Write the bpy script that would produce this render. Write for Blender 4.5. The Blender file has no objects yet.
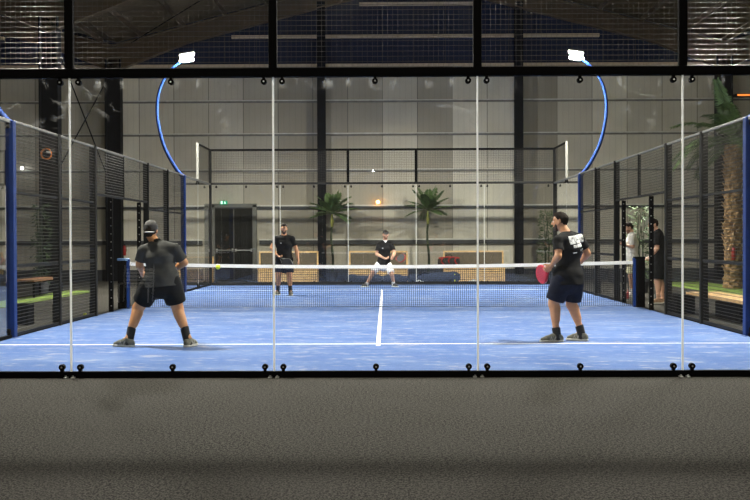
import bpy, bmesh, math, random
import numpy as np
from mathutils import Vector, Matrix, Euler
random.seed(7)
PI = math.pi
V = Vector
sc = bpy.context.scene
col = sc.collection

# ------------------------------------------------------------------ camera
F = 1020.0
CAM = V((0.097, -10.0, 1.353))
YAW = math.atan(10.5 / F)          # turned slightly to the left
PITCH = -math.atan(10.8 / F)       # tipped slightly down
cam_d = bpy.data.cameras.new('camera')
cam_d.sensor_width = 36.0
cam_d.lens = F * 36.0 / 750.0
cam_d.clip_end = 200
cam = bpy.data.objects.new('camera', cam_d)
cam.location = CAM
cam.rotation_euler = Euler((PI / 2 + PITCH, math.radians(0.20), YAW), 'XYZ')
col.objects.link(cam)
sc.camera = cam
CR = cam.rotation_euler.to_matrix()


def at(px, py, y):
    """the point of the plane Y = y that the photograph shows at px, py"""
    d = CR @ V(((px - 375.0) / F, (250.0 - py) / F, -1.0))
    return CAM + d * ((y - CAM.y) / d.y)


# ------------------------------------------------------------------ materials
MATS = {}


def mat(name, c, rough=0.6, metal=0.0, var=0.12, scale=30.0, bump=0.0, spec=0.5):
    if name in MATS:
        return MATS[name]
    m = bpy.data.materials.new(name)
    m.use_nodes = True
    nt = m.node_tree
    b = nt.nodes['Principled BSDF']
    b.inputs['Roughness'].default_value = rough
    b.inputs['Metallic'].default_value = metal
    b.inputs['Specular IOR Level'].default_value = spec
    tc = nt.nodes.new('ShaderNodeTexCoord')
    n = nt.nodes.new('ShaderNodeTexNoise')
    n.inputs['Scale'].default_value = scale
    n.inputs['Detail'].default_value = 4
    nt.links.new(tc.outputs['Object'], n.inputs['Vector'])
    r = nt.nodes.new('ShaderNodeValToRGB')
    r.color_ramp.elements[0].position = 0.3
    r.color_ramp.elements[1].position = 0.7
    r.color_ramp.elements[0].color = [max(0, v * (1 - var)) for v in c] + [1]
    r.color_ramp.elements[1].color = [min(1, v * (1 + var)) for v in c] + [1]
    nt.links.new(n.outputs['Fac'], r.inputs['Fac'])
    nt.links.new(r.outputs['Color'], b.inputs['Base Color'])
    if bump:
        bp = nt.nodes.new('ShaderNodeBump')
        bp.inputs['Strength'].default_value = bump
        bp.inputs['Distance'].default_value = 0.01
        nt.links.new(n.outputs['Fac'], bp.inputs['Height'])
        nt.links.new(bp.outputs['Normal'], b.inputs['Normal'])
    MATS[name] = m
    return m


def emit(name, c, s):
    m = bpy.data.materials.new(name)
    m.use_nodes = True
    nt = m.node_tree
    nt.nodes.clear()
    o = nt.nodes.new('ShaderNodeOutputMaterial')
    e = nt.nodes.new('ShaderNodeEmission')
    e.inputs['Color'].default_value = (*c, 1)
    e.inputs['Strength'].default_value = s
    nt.links.new(e.outputs[0], o.inputs[0])
    return m


def math_node(nt, op, a, b=None, c=None):
    n = nt.nodes.new('ShaderNodeMath')
    n.operation = op
    for i, v in enumerate((a, b, c)):
        if v is None:
            continue
        if isinstance(v, (int, float)):
            n.inputs[i].default_value = v
        else:
            nt.links.new(v, n.inputs[i])
    return n.outputs[0]


def mixc(nt, f, a, b):
    n = nt.nodes.new('ShaderNodeMix')
    n.data_type = 'RGBA'
    for sock, v in ((n.inputs[0], f), (n.inputs[6], a), (n.inputs[7], b)):
        if isinstance(v, (int, float)):
            sock.default_value = v
        elif isinstance(v, tuple):
            sock.default_value = (*v, 1)
        else:
            nt.links.new(v, sock)
    return n.outputs[2]


def noise(nt, vec, scale, detail=3, sx=1, sy=1, sz=1, rough=0.5):
    mp = nt.nodes.new('ShaderNodeMapping')
    mp.inputs['Scale'].default_value = (sx, sy, sz)
    nt.links.new(vec, mp.inputs['Vector'])
    n = nt.nodes.new('ShaderNodeTexNoise')
    n.inputs['Scale'].default_value = scale
    n.inputs['Detail'].default_value = detail
    n.inputs['Roughness'].default_value = rough
    nt.links.new(mp.outputs[0], n.inputs['Vector'])
    return n.outputs['Fac']


def smooth(nt, x, lo, hi, a=0.0, b=1.0):
    n = nt.nodes.new('ShaderNodeMapRange')
    n.interpolation_type = 'SMOOTHSTEP'
    nt.links.new(x, n.inputs[0])
    n.inputs[1].default_value = lo
    n.inputs[2].default_value = hi
    n.inputs[3].default_value = a
    n.inputs[4].default_value = b
    return n.outputs[0]


def base_mat(name, rough=0.8, spec=0.3):
    m = bpy.data.materials.new(name)
    m.use_nodes = True
    nt = m.node_tree
    b = nt.nodes['Principled BSDF']
    b.inputs['Roughness'].default_value = rough
    b.inputs['Specular IOR Level'].default_value = spec
    tc = nt.nodes.new('ShaderNodeTexCoord')
    return m, nt, b, tc.outputs['Object']


def turf_material():
    m, nt, b, P = base_mat('blue_sanded_turf', 0.9, 0.15)
    fine = noise(nt, P, 60, 2)
    big = noise(nt, P, 0.9, 5, 0.8, 1.3, 1, 0.6)
    mid = noise(nt, P, 3.0, 5, 0.55, 1.6, 1, 0.65)
    c = mixc(nt, fine, (0.050, 0.104, 0.278), (0.086, 0.160, 0.375))
    c = mixc(nt, smooth(nt, big, 0.42, 0.72, 0, 0.55), c, (0.16, 0.235, 0.42))
    c = mixc(nt, smooth(nt, math_node(nt, 'ADD', math_node(nt, 'MULTIPLY', mid, 0.62), math_node(nt, 'MULTIPLY', noise(nt, P, 14, 3, 0.6, 1.2), 0.38)), 0.51, 0.64, 0, 0.45), c, (0.45, 0.44, 0.43))
    nt.links.new(c, b.inputs['Base Color'])
    bp = nt.nodes.new('ShaderNodeBump')
    bp.inputs['Strength'].default_value = 0.3
    bp.inputs['Distance'].default_value = 0.01
    nt.links.new(fine, bp.inputs['Height'])
    nt.links.new(bp.outputs[0], b.inputs['Normal'])
    return m


def carpet_material():
    m, nt, b, P = base_mat('charcoal_carpet', 0.95, 0.1)
    fine = noise(nt, P, 95, 1, 1, 0.7)
    fine2 = noise(nt, P, 42, 2)
    big = noise(nt, P, 1.3, 3)
    f = math_node(nt, 'ADD', math_node(nt, 'MULTIPLY', fine, 0.6), math_node(nt, 'MULTIPLY', fine2, 0.4))
    c = mixc(nt, smooth(nt, f, 0.40, 0.60), (0.006, 0.006, 0.005), (0.100, 0.094, 0.080))
    c = mixc(nt, smooth(nt, big, 0.3, 0.7, 0, 0.25), c, (0.07, 0.066, 0.06))
    nt.links.new(c, b.inputs['Base Color'])
    bp = nt.nodes.new('ShaderNodeBump')
    bp.inputs['Strength'].default_value = 0.2
    bp.inputs['Distance'].default_value = 0.01
    nt.links.new(fine, bp.inputs['Height'])
    nt.links.new(bp.outputs[0], b.inputs['Normal'])
    return m


def cladding_material(name, axis, c0, c1, pitch, ribs):
    """sheet cladding: panels of slightly different tone, thin seams, fine ribs"""
    m, nt, b, P = base_mat(name, 0.65, 0.3)
    sp = nt.nodes.new('ShaderNodeSeparateXYZ')
    nt.links.new(P, sp.inputs[0])
    x = sp.outputs[axis]
    u = math_node(nt, 'DIVIDE', x, pitch)
    cell = math_node(nt, 'FLOOR', u)
    wn = nt.nodes.new('ShaderNodeTexWhiteNoise')
    wn.noise_dimensions = '1D'
    nt.links.new(cell, wn.inputs['W'])
    c = mixc(nt, wn.outputs['Value'], c0, c1)
    fr = math_node(nt, 'FRACT', u)
    seam = math_node(nt, 'LESS_THAN', fr, 0.022)
    c = mixc(nt, math_node(nt, 'MULTIPLY', seam, 0.6), c, (0.05, 0.05, 0.045))
    rib = math_node(nt, 'LESS_THAN', math_node(nt, 'FRACT', math_node(nt, 'MULTIPLY', u, ribs)), 0.14)
    c = mixc(nt, math_node(nt, 'MULTIPLY', rib, 0.10), c, (0.06, 0.06, 0.055))
    c = mixc(nt, smooth(nt, noise(nt, P, 0.8, 4), 0.35, 0.75, 0, 0.18), c, (c0[0] * .6, c0[1] * .58, c0[2] * .52))
    nt.links.new(c, b.inputs['Base Color'])
    return m


def glass_material(name, smudge):
    m = bpy.data.materials.new(name)
    m.use_nodes = True
    nt = m.node_tree
    nt.nodes.clear()
    out = nt.nodes.new('ShaderNodeOutputMaterial')
    tr = nt.nodes.new('ShaderNodeBsdfTransparent')
    tr.inputs[0].default_value = (0.962, 0.972, 0.962, 1)
    gl = nt.nodes.new('ShaderNodeBsdfGlossy')
    gl.inputs['Roughness'].default_value = 0.0
    gl.inputs['Color'].default_value = (1, 1, 1, 1)
    fr = nt.nodes.new('ShaderNodeFresnel')
    fr.inputs['IOR'].default_value = 1.5
    geo = nt.nodes.new('ShaderNodeNewGeometry')
    fac = math_node(nt, 'MULTIPLY', math_node(nt, 'MULTIPLY', fr.outputs[0], 2.2),
                    math_node(nt, 'SUBTRACT', 1.0, geo.outputs['Backfacing']))
    mx = nt.nodes.new('ShaderNodeMixShader')
    nt.links.new(fac, mx.inputs[0])
    nt.links.new(tr.outputs[0], mx.inputs[1])
    nt.links.new(gl.outputs[0], mx.inputs[2])
    last = mx.outputs[0]
    if smudge:
        tc = nt.nodes.new('ShaderNodeTexCoord')
        P = tc.outputs['Object']
        sp = nt.nodes.new('ShaderNodeSeparateXYZ')
        nt.links.new(P, sp.inputs[0])
        z = sp.outputs[2]
        oi = nt.nodes.new('ShaderNodeObjectInfo')
        va = nt.nodes.new('ShaderNodeVectorMath')
        va.operation = 'ADD'
        cx = nt.nodes.new('ShaderNodeCombineXYZ')
        nt.links.new(math_node(nt, 'MULTIPLY', oi.outputs['Random'], 37.0), cx.inputs[0])
        nt.links.new(P, va.inputs[0])
        nt.links.new(cx.outputs[0], va.inputs[1])
        P = va.outputs[0]
        drip = noise(nt, P, 3.5, 4, 2.6, 1, 0.8, 0.6)
        wipe = noise(nt, P, 2.2, 3, 1.2, 1, 1.6, 0.55)
        line = math_node(nt, 'ABSOLUTE', math_node(nt, 'SUBTRACT', wipe, 0.5))
        thin = smooth(nt, line, 0.0, 0.03, 1, 0)
        where = smooth(nt, noise(nt, P, 2.2, 2, 1, 1, 1), 0.54, 0.66)
        top = smooth(nt, z, 1.75, 2.75)
        edge = smooth(nt, z, 2.74, 2.92)
        ax = math_node(nt, 'ABSOLUTE', sp.outputs[0])
        s1 = math_node(nt, 'MULTIPLY', math_node(nt, 'MULTIPLY', thin, where), math_node(nt, 'MULTIPLY', top, 0.06))
        s2 = math_node(nt, 'MULTIPLY', smooth(nt, drip, 0.52, 0.68), math_node(nt, 'MULTIPLY', edge, 0.30))
        tot = math_node(nt, 'MULTIPLY', math_node(nt, 'ADD', s1, s2), math_node(nt, 'SUBTRACT', 1.0, geo.outputs['Backfacing']))
        df = nt.nodes.new('ShaderNodeBsdfTranslucent')
        df.inputs[0].default_value = (0.75, 0.75, 0.72, 1)
        mx2 = nt.nodes.new('ShaderNodeMixShader')
        nt.links.new(tot, mx2.inputs[0])
        nt.links.new(last, mx2.inputs[1])
        nt.links.new(df.outputs[0], mx2.inputs[2])
        last = mx2.outputs[0]
    nt.links.new(last, out.inputs[0])
    return m


def joint_material():
    m = bpy.data.materials.new('frosted_joint')
    m.use_nodes = True
    nt = m.node_tree
    b = nt.nodes['Principled BSDF']
    b.inputs['Base Color'].default_value = (0.85, 0.86, 0.82, 1)
    b.inputs['Roughness'].default_value = 0.5
    out = nt.nodes['Material Output']
    t = nt.nodes.new('ShaderNodeBsdfTranslucent')
    t.inputs[0].default_value = (0.95, 0.95, 0.92, 1)
    mx = nt.nodes.new('ShaderNodeMixShader')
    mx.inputs[0].default_value = 0.65
    nt.links.new(b.outputs[0], mx.inputs[1])
    nt.links.new(t.outputs[0], mx.inputs[2])
    nt.links.new(mx.outputs[0], out.inputs[0])
    return m


def check_material():
    m, nt, b, P = base_mat('checked_cotton', 0.9, 0.1)
    ck = nt.nodes.new('ShaderNodeTexChecker')
    ck.inputs['Scale'].default_value = 28
    ck.inputs['Color1'].default_value = (0.62, 0.56, 0.28, 1)
    ck.inputs['Color2'].default_value = (0.80, 0.77, 0.58, 1)
    nt.links.new(P, ck.inputs['Vector'])
    nt.links.new(ck.outputs[0], b.inputs['Base Color'])
    return m


M_TURF = turf_material()
M_CARPET = carpet_material()
M_LINE = mat('white_line_turf', (0.82, 0.83, 0.86), 0.9, 0, 0.06, 40)
M_WALLB = cladding_material('beige_cladding', 0, (0.36, 0.325, 0.26), (0.82, 0.77, 0.645), 1.16, 6)
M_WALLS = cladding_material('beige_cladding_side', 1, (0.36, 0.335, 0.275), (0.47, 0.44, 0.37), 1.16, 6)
M_BLUEC = cladding_material('dark_blue_sheeting', 0, (0.0040, 0.0095, 0.034), (0.0058, 0.013, 0.043), 1.05, 4)
M_ROOF = cladding_material('roof_sheeting', 1, (0.078, 0.055, 0.028), (0.105, 0.075, 0.039), 0.9, 5)
M_GLASS = glass_material('smudged_glass', True)
M_GLASS2 = glass_material('clear_glass', False)
M_JOINT = joint_material()
M_BLACK = mat('black_powder_coat', (0.004, 0.004, 0.0043), 0.7, 0, 0.1, 20, 0, .03)
M_DARK = mat('charcoal_steel', (0.013, 0.013, 0.0125), 0.6, 0, 0.15, 12, 0, .12)
M_GREYSTEEL = mat('grey_steel', (0.17, 0.17, 0.155), 0.5, 0.3, 0.1, 12)
M_WIRE = mat('dark_wire', (0.10, 0.095, 0.085), 0.38, 0.9, 0.1, 12)
M_GREYMID = mat('mid_grey_steel', (0.055, 0.056, 0.054), 0.6, 0, 0.15, 12)
M_WIREG = mat('galvanised_wire', (0.095, 0.085, 0.072), 0.36, 1.0, 0.1, 12)
M_COLUMN = mat('dark_column_paint', (0.007, 0.008, 0.011), 0.7, 0, 0.2, 6, 0, .1)
M_RAFTER = mat('brown_grey_steel', (0.075, 0.050, 0.025), 0.75, 0, 0.15, 4)
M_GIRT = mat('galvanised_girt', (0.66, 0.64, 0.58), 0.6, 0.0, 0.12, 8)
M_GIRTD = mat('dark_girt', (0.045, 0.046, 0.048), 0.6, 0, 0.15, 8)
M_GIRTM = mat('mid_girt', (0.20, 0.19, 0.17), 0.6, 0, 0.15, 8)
M_GIRTW = mat('wood_tan_girt', (0.46, 0.38, 0.27), 0.7, 0, 0.15, 8)
M_PLINTH = mat('dark_plinth', (0.04, 0.043, 0.05), 0.8, 0, 0.2, 5)
M_BLUE = mat('blue_pole_paint', (0.007, 0.034, 0.16), 0.55, 0, 0.08, 12, 0, .2)
M_LBLUE = mat('light_blue_cap', (0.18, 0.33, 0.60), 0.5, 0, 0.08, 20)
M_SILVER = mat('bright_zinc', (0.55, 0.55, 0.53), 0.3, 0.8, 0.1, 30)
M_TAPE = mat('white_net_tape', (0.86, 0.86, 0.86), 0.8, 0, 0.04, 30)
M_NET = mat('black_net_cord', (0.012, 0.014, 0.02), 0.8, 0, 0.1, 30)
M_WOOD = mat('light_pine', (0.78, 0.50, 0.22), 0.6, 0, 0.2, 9)
M_WOODD = mat('brown_timber', (0.25, 0.12, 0.055), 0.6, 0, 0.25, 9)
M_CUSH = mat('taupe_backrest', (0.115, 0.095, 0.07), 0.9, 0, 0.15, 14)
M_WHITE = mat('white_paint', (0.78, 0.78, 0.76), 0.5, 0, 0.05, 20)
M_TRUNK = mat('green_palm_stem', (0.035, 0.05, 0.025), 0.8, 0, 0.3, 18)
M_SHAFT = mat('yellow_green_crownshaft', (0.30, 0.30, 0.06), 0.6, 0, 0.2, 18)
M_FROND = mat('palm_leaf', (0.085, 0.145, 0.045), 0.5, 0, 0.35, 12)
M_BAMB = mat('bamboo_leaf', (0.045, 0.085, 0.025), 0.6, 0, 0.4, 9)
M_HUSK = mat('palm_husk', (0.30, 0.19, 0.095), 0.95, 0, 0.6, 14, 0.8)
M_GRASS = mat('green_turf', (0.22, 0.32, 0.06), 0.95, 0, 0.35, 22, 0.4)
M_RED = mat('red_enamel', (0.32, 0.016, 0.013), 0.4, 0, 0.1, 20)
M_ORANGE = mat('orange_cable', (0.75, 0.22, 0.03), 0.5, 0, 0.1, 20)
M_NAVY = mat('navy_canvas', (0.028, 0.038, 0.075), 0.85, 0, 0.3, 14, 0.5)
M_BALL = mat('yellow_felt', (0.72, 0.80, 0.05), 0.9, 0, 0.1, 90)
M_DOOR = mat('dark_door_glass', (0.018, 0.018, 0.016), 0.18, 0, 0.2, 3)
SKIN1 = mat('skin_tan', (0.56, 0.26, 0.105), 0.55, 0, 0.08, 18)
SKIN2 = mat('skin_warm', (0.55, 0.265, 0.13), 0.55, 0, 0.08, 18)
SKIN3 = mat('skin_fair', (0.52, 0.29, 0.185), 0.55, 0, 0.08, 18)
M_HAIR = mat('dark_brown_hair', (0.013, 0.008, 0.005), 0.8, 0, 0.4, 90, 0.3, .15)
M_BEARD = mat('beard_hair', (0.035, 0.019, 0.011), 0.8, 0, 0.4, 90, 0.3)
M_STUB = mat('stubble', (0.17, 0.085, 0.048), 0.8, 0, 0.3, 90)
M_LIP = mat('lip', (0.33, 0.10, 0.075), 0.5, 0, 0.1, 30)
M_EYEW = mat('eye_white', (0.7, 0.68, 0.65), 0.3, 0, 0.02, 30)
M_IRIS = mat('iris', (0.02, 0.012, 0.008), 0.2, 0, 0.02, 30)
M_SHIRTG = mat('charcoal_jersey', (0.052, 0.052, 0.048), 0.9, 0, 0.2, 10, 0, .2)
M_SHIRTB = mat('black_jersey', (0.010, 0.010, 0.010), 0.9, 0, 0.2, 10, 0, .2)
M_SHIRTW = mat('white_cotton', (0.74, 0.71, 0.64), 0.9, 0, 0.05, 10)
M_SHORTB = mat('black_shorts_cloth', (0.006, 0.0065, 0.0065), 0.85, 0, 0.2, 10, 0, .2)
M_SHORTN = mat('navy_shorts_cloth', (0.007, 0.0095, 0.021), 0.85, 0, 0.2, 10, 0, .2)
M_SHORTW = mat('white_shorts_cloth', (0.80, 0.79, 0.77), 0.85, 0, 0.04, 10)
M_SHORTC = check_material()
M_SOCKB = mat('black_sock', (0.012, 0.012, 0.013), 0.9, 0, 0.1, 40)
M_SOCKW = mat('white_sock', (0.72, 0.70, 0.66), 0.9, 0, 0.05, 40)
M_SHOEG = mat('olive_grey_shoe', (0.135, 0.13, 0.095), 0.7, 0, 0.3, 30)
M_SHOEB = mat('black_shoe', (0.03, 0.028, 0.028), 0.7, 0, 0.2, 30)
M_SHOEW = mat('white_shoe', (0.75, 0.74, 0.72), 0.6, 0, 0.05, 30)
M_SHOET = mat('tan_shoe', (0.36, 0.22, 0.13), 0.7, 0, 0.1, 30)
M_SOLE = mat('pale_sole', (0.62, 0.60, 0.52), 0.7, 0, 0.08, 30)
M_CAP = mat('black_cap_cloth', (0.022, 0.021, 0.021), 0.85, 0, 0.2, 30)
M_CAPG = mat('grey_cap_front', (0.065, 0.062, 0.058), 0.85, 0, 0.2, 30)
M_GREYCAP = mat('pale_grey_peak', (0.33, 0.32, 0.30), 0.85, 0, 0.1, 30)
M_RACKB = mat('black_carbon', (0.016, 0.016, 0.018), 0.65, 0, 0.2, 40)
M_RACKR = mat('red_carbon', (0.52, 0.03, 0.045), 0.35, 0, 0.1, 20)
M_GRIP = mat('grip_tape', (0.05, 0.05, 0.05), 0.9, 0, 0.1, 40)
L_LED = emit('led_floodlight', (1.0, 0.955, 0.86), 3900.0)
L_FILL = emit('fill_lamp_led', (1.0, 0.92, 0.77), 290.0)
L_LEDR = emit('led_floodlight_rear', (1.0, 0.955, 0.86), 5900.0)
L_WARM = emit('warm_reflection', (1.0, 0.42, 0.10), 25.0)
L_COOL = emit('cool_lamp', (0.95, 0.97, 1.0), 14.0)
L_HEAT = emit('heater_glow', (1.0, 0.27, 0.05), 1.4)
L_GREEN = emit('exit_green', (0.03, 0.55, 0.25), 1.0)
L_PICTO = emit('exit_white', (0.75, 1.0, 0.88), 2.2)


# ------------------------------------------------------------------ mesh helpers
class MB:
    def __init__(s):
        s.v = []
        s.f = []
        s.mi = []
        s.sm = []

    def add(s, vs, fs, mi=0, smooth_=False):
        n = len(s.v)
        s.v += [tuple(v) for v in vs]
        for f in fs:
            s.f.append([i + n for i in f])
            s.mi.append(mi)
            s.sm.append(smooth_)
        return s

    def box(s, x0, x1, y0, y1, z0, z1, mi=0):
        vs = [(x, y, z) for x in (x0, x1) for y in (y0, y1) for z in (z0, z1)]
        fs = [(0, 1, 3, 2), (4, 6, 7, 5), (0, 4, 5, 1), (2, 3, 7, 6), (0, 2, 6, 4), (1, 5, 7, 3)]
        return s.add(vs, fs, mi)

    def cbox(s, x0, x1, y0, y1, z0, z1, c=0.006, mi=0):
        """box with chamfered edges"""
        c = min(c, (x1 - x0) * .4, (y1 - y0) * .4, (z1 - z0) * .4)
        bm = bmesh.new()
        mm = Matrix.Translation(((x0 + x1) / 2, (y0 + y1) / 2, (z0 + z1) / 2)) @ Matrix.Diagonal((x1 - x0, y1 - y0, z1 - z0, 1))
        bmesh.ops.create_cube(bm, size=1, matrix=mm)
        bmesh.ops.bevel(bm, geom=bm.edges[:], offset=c, segments=2, affect='EDGES', profile=0.6)
        bm.verts.index_update()
        s.add([v.co for v in bm.verts], [[v.index for v in f.verts] for f in bm.faces], mi)
        bm.free()
        return s

    def obox(s, o, ax, ay, az, mi=0):
        """box spanned by three vectors around centre o (half vectors)"""
        o, ax, ay, az = V(o), V(ax), V(ay), V(az)
        vs = [o + i * ax + j * ay + k * az for i in (-1, 1) for j in (-1, 1) for k in (-1, 1)]
        fs = [(0, 1, 3, 2), (4, 6, 7, 5), (0, 4, 5, 1), (2, 3, 7, 6), (0, 2, 6, 4), (1, 5, 7, 3)]
        return s.add(vs, fs, mi)

    def bar(s, a, b, w, h=None, mi=0, up=(0, 0, 1)):
        a, b = V(a), V(b)
        d = (b - a)
        L = d.length
        d.normalize()
        u = V(up)
        if abs(d.dot(u)) > .98:
            u = V((0, 1, 0))
        sx = d.cross(u).normalized()
        uz = sx.cross(d).normalized()
        return s.obox((a + b) / 2, sx * w / 2, d * L / 2, uz * (h or w) / 2, mi)

    def tube(s, pts, rad, n=10, mi=0, caps=True):
        pts = [V(p) for p in pts]
        if not hasattr(rad, '__len__'):
            rad = [rad] * len(pts)
        rings = []
        u = None
        for i, p in enumerate(pts):
            d = (pts[min(i + 1, len(pts) - 1)] - pts[max(i - 1, 0)]).normalized()
            if u is None:
                u = d.orthogonal().normalized()
            else:
                u = (u - d * u.dot(d)).normalized()
            w = d.cross(u)
            rings.append([p + (u * math.cos(2 * PI * k / n) + w * math.sin(2 * PI * k / n)) * rad[i] for k in range(n)])
        vs = [q for r in rings for q in r]
        fs = []
        for i in range(len(pts) - 1):
            for k in range(n):
                k2 = (k + 1) % n
                fs.append((i * n + k, i * n + k2, (i + 1) * n + k2, (i + 1) * n + k))
        s.add(vs, fs, mi, True)
        if caps:
            m = len(vs)
            s.add(rings[0], [list(range(n - 1, -1, -1))], mi)
            s.add(rings[-1], [list(range(n))], mi)
        return s

    def disc(s, c, axis, r, t, n=18, mi=0):
        a = V(axis).normalized()
        return s.tube([V(c) - a * t / 2, V(c) + a * t / 2], r, n, mi)

    def ball(s, c, rx, ry=None, rz=None, n=12, mi=0):
        ry = ry or rx
        rz = rz or rx
        vs = []
        fs = []
        for i in range(n + 1):
            th = PI * i / n
            for j in range(2 * n):
                ph = PI * j / n
                vs.append((c[0] + rx * math.sin(th) * math.cos(ph), c[1] + ry * math.sin(th) * math.sin(ph), c[2] + rz * math.cos(th)))
        for i in range(n):
            for j in range(2 * n):
                j2 = (j + 1) % (2 * n)
                fs.append((i * 2 * n + j, (i + 1) * 2 * n + j, (i + 1) * 2 * n + j2, i * 2 * n + j2))
        return s.add(vs, fs, mi, True)

    def build(s, name, mats, parent=None, origin=None):
        me = bpy.data.meshes.new(name)
        o_ = V(origin) if origin is not None else V((0, 0, 0))
        me.from_pydata([tuple(V(v) - o_) for v in s.v], [], s.f)
        for m in (mats if isinstance(mats, (list, tuple)) else [mats]):
            me.materials.append(m)
        for p, mi, sm in zip(me.polygons, s.mi, s.sm):
            p.material_index = mi
            p.use_smooth = sm
        me.update()
        ob = bpy.data.objects.new(name, me)
        if origin is not None:
            ob.location = o_
        if parent is not None:
            ob.parent = parent
            if origin is None:
                ob.matrix_parent_inverse = Matrix.Translation(-V(parent.location))
            else:
                ob.location = o_ - V(parent.location)
        col.objects.link(ob)
        return ob


def tag(o, label=None, cat=None, group=None, kind=None):
    if label:
        o['label'] = label
    if cat:
        o['category'] = cat
    if group:
        o['group'] = group
    if kind:
        o['kind'] = kind
    return o


def thing(name, label, cat, loc=(0, 0, 0), group=None):
    o = bpy.data.objects.new(name, None)
    o.empty_display_size = 0.1
    o.location = loc
    col.objects.link(o)
    return tag(o, label, cat, group)


def copy_thing(root, loc, label, group=None):
    r = root.copy()
    col.objects.link(r)
    r.location = loc
    r['label'] = label
    if group:
        r['group'] = group
    for ch in list(root.children):
        c = ch.copy()
        col.objects.link(c)
        c.parent = r
        for g in ch.children:
            d = g.copy()
            col.objects.link(d)
            d.parent = c
    return r


ORD = ['first', 'second', 'third', 'fourth', 'fifth', 'sixth', 'seventh', 'eighth']

# ------------------------------------------------------------------ the hall
HX0, HX1, HY0, HY1 = -28.95, 31.25, -15.0, 24.0
BAYS = ((-28.95, -8.85), (-8.85, 11.2), (11.2, 31.25))     # three pitched roofs side by side, valleys between
WZ = 7.13
XA = (BAYS[1][0] + BAYS[1][1]) / 2                # middle ridge
EAVE, RIDGE = 7.95, 10.55


def roof_z(x):
    for a_, b_ in BAYS:
        if a_ <= x <= b_:
            return EAVE + (RIDGE - EAVE) * (1 - abs(x - (a_ + b_) / 2) / ((b_ - a_) / 2))
    return EAVE


fl = MB().box(HX0, HX1, HY0, HY1, -0.1, 0.0).build('floor', M_CARPET)
tag(fl, 'charcoal speckled carpet covering the hall floor around the court', kind='structure')
wb = MB().box(HX0, HX1, HY1, HY1 + 0.15, 0, WZ).build('wall_back', M_WALLB)
tag(wb, 'beige panelled end wall of the hall behind the court', kind='structure')
g = MB()
for a_, b_ in BAYS:
    m_ = (a_ + b_) / 2
    g.add([(a_, HY1 + .02, WZ), (b_, HY1 + .02, WZ), (b_, HY1 + .02, EAVE), (m_, HY1 + .02, RIDGE), (a_, HY1 + .02, EAVE),
           (a_, HY1 + .15, WZ), (b_, HY1 + .15, WZ), (b_, HY1 + .15, EAVE), (m_, HY1 + .15, RIDGE), (a_, HY1 + .15, EAVE)],
          [(0, 1, 2, 3, 4), (5, 9, 8, 7, 6), (0, 4, 9, 5), (1, 6, 7, 2), (4, 3, 8, 9), (3, 2, 7, 8), (0, 5, 6, 1)])
gb = g.build('gable_sheeting', M_BLUEC, wb)
gb['label'] = 'dark blue gable sheeting above the beige panels'
wl = MB().box(HX0 - .15, HX0, HY0, HY1 + .15, 0, EAVE).build('wall_left', M_WALLS)
tag(wl, 'beige panelled side wall far to the left of the hall', kind='structure')
wr = MB().box(HX1, HX1 + .15, HY0, HY1 + .15, 0, EAVE).build('wall_right', M_WALLS)
tag(wr, 'beige panelled side wall far to the right of the hall', kind='structure')
# ceiling
r = MB()
for a_, b_ in BAYS:
    for (xa, xb) in ((a_, (a_ + b_) / 2), ((a_ + b_) / 2, b_)):
        za, zb = (EAVE, RIDGE) if xa == a_ else (RIDGE, EAVE)
        r.add([(xa, HY0, za), (xb, HY0, zb), (xb, HY1, zb), (xa, HY1, za), (xa, HY0, za + .1), (xb, HY0, zb + .1), (xb, HY1, zb + .1), (xa, HY1, za + .1)],
              [(0, 1, 2, 3), (4, 7, 6, 5), (0, 3, 7, 4), (1, 5, 6, 2), (0, 4, 5, 1), (3, 2, 6, 7)])
ce = r.build('ceiling', M_ROOF)
tag(ce, 'pitched ribbed roof sheeting over the hall', kind='structure')
for i in range(26):
    x = -16.2 + i * 1.375
    z = roof_z(x)
    MB().bar((x, HY0, z - .09), (x, HY1 - .02, z - .09), .07, .18).build('purlin', M_RAFTER, ce)
# girts on the back wall
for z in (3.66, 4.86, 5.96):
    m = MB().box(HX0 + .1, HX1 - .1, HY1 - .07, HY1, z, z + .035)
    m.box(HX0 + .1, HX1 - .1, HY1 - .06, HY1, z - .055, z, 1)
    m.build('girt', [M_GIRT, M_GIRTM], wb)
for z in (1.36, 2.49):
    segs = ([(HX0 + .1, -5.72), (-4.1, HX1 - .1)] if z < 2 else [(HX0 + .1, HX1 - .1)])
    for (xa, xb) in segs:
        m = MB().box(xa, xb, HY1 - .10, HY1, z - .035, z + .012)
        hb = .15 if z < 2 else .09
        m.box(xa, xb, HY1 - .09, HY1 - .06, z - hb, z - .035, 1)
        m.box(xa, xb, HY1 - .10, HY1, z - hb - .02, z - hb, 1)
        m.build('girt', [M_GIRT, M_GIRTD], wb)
for z, xa, xb in ((7.13, HX0 + 1, HX1 - 1), (8.09, -5.0, 7.2), (9.16, -.75, 3.05), (8.09, -24, -12.6), (8.09, 15, 26)):
    MB().box(xa, xb, HY1 - .1, HY1 + .02, z - .05, z + .05).build('girt', M_GIRTW, wb)
for nm, b_ in (('baseboard_back', ((HX0, -5.72, HY1 - .05, HY1), (-4.1, HX1, HY1 - .05, HY1))),):
    m = MB()
    for q in b_:
        m.box(*q, 0, .36)
    tag(m.build(nm, M_PLINTH), 'dark concrete plinth along the foot of the wall', kind='structure')


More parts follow.
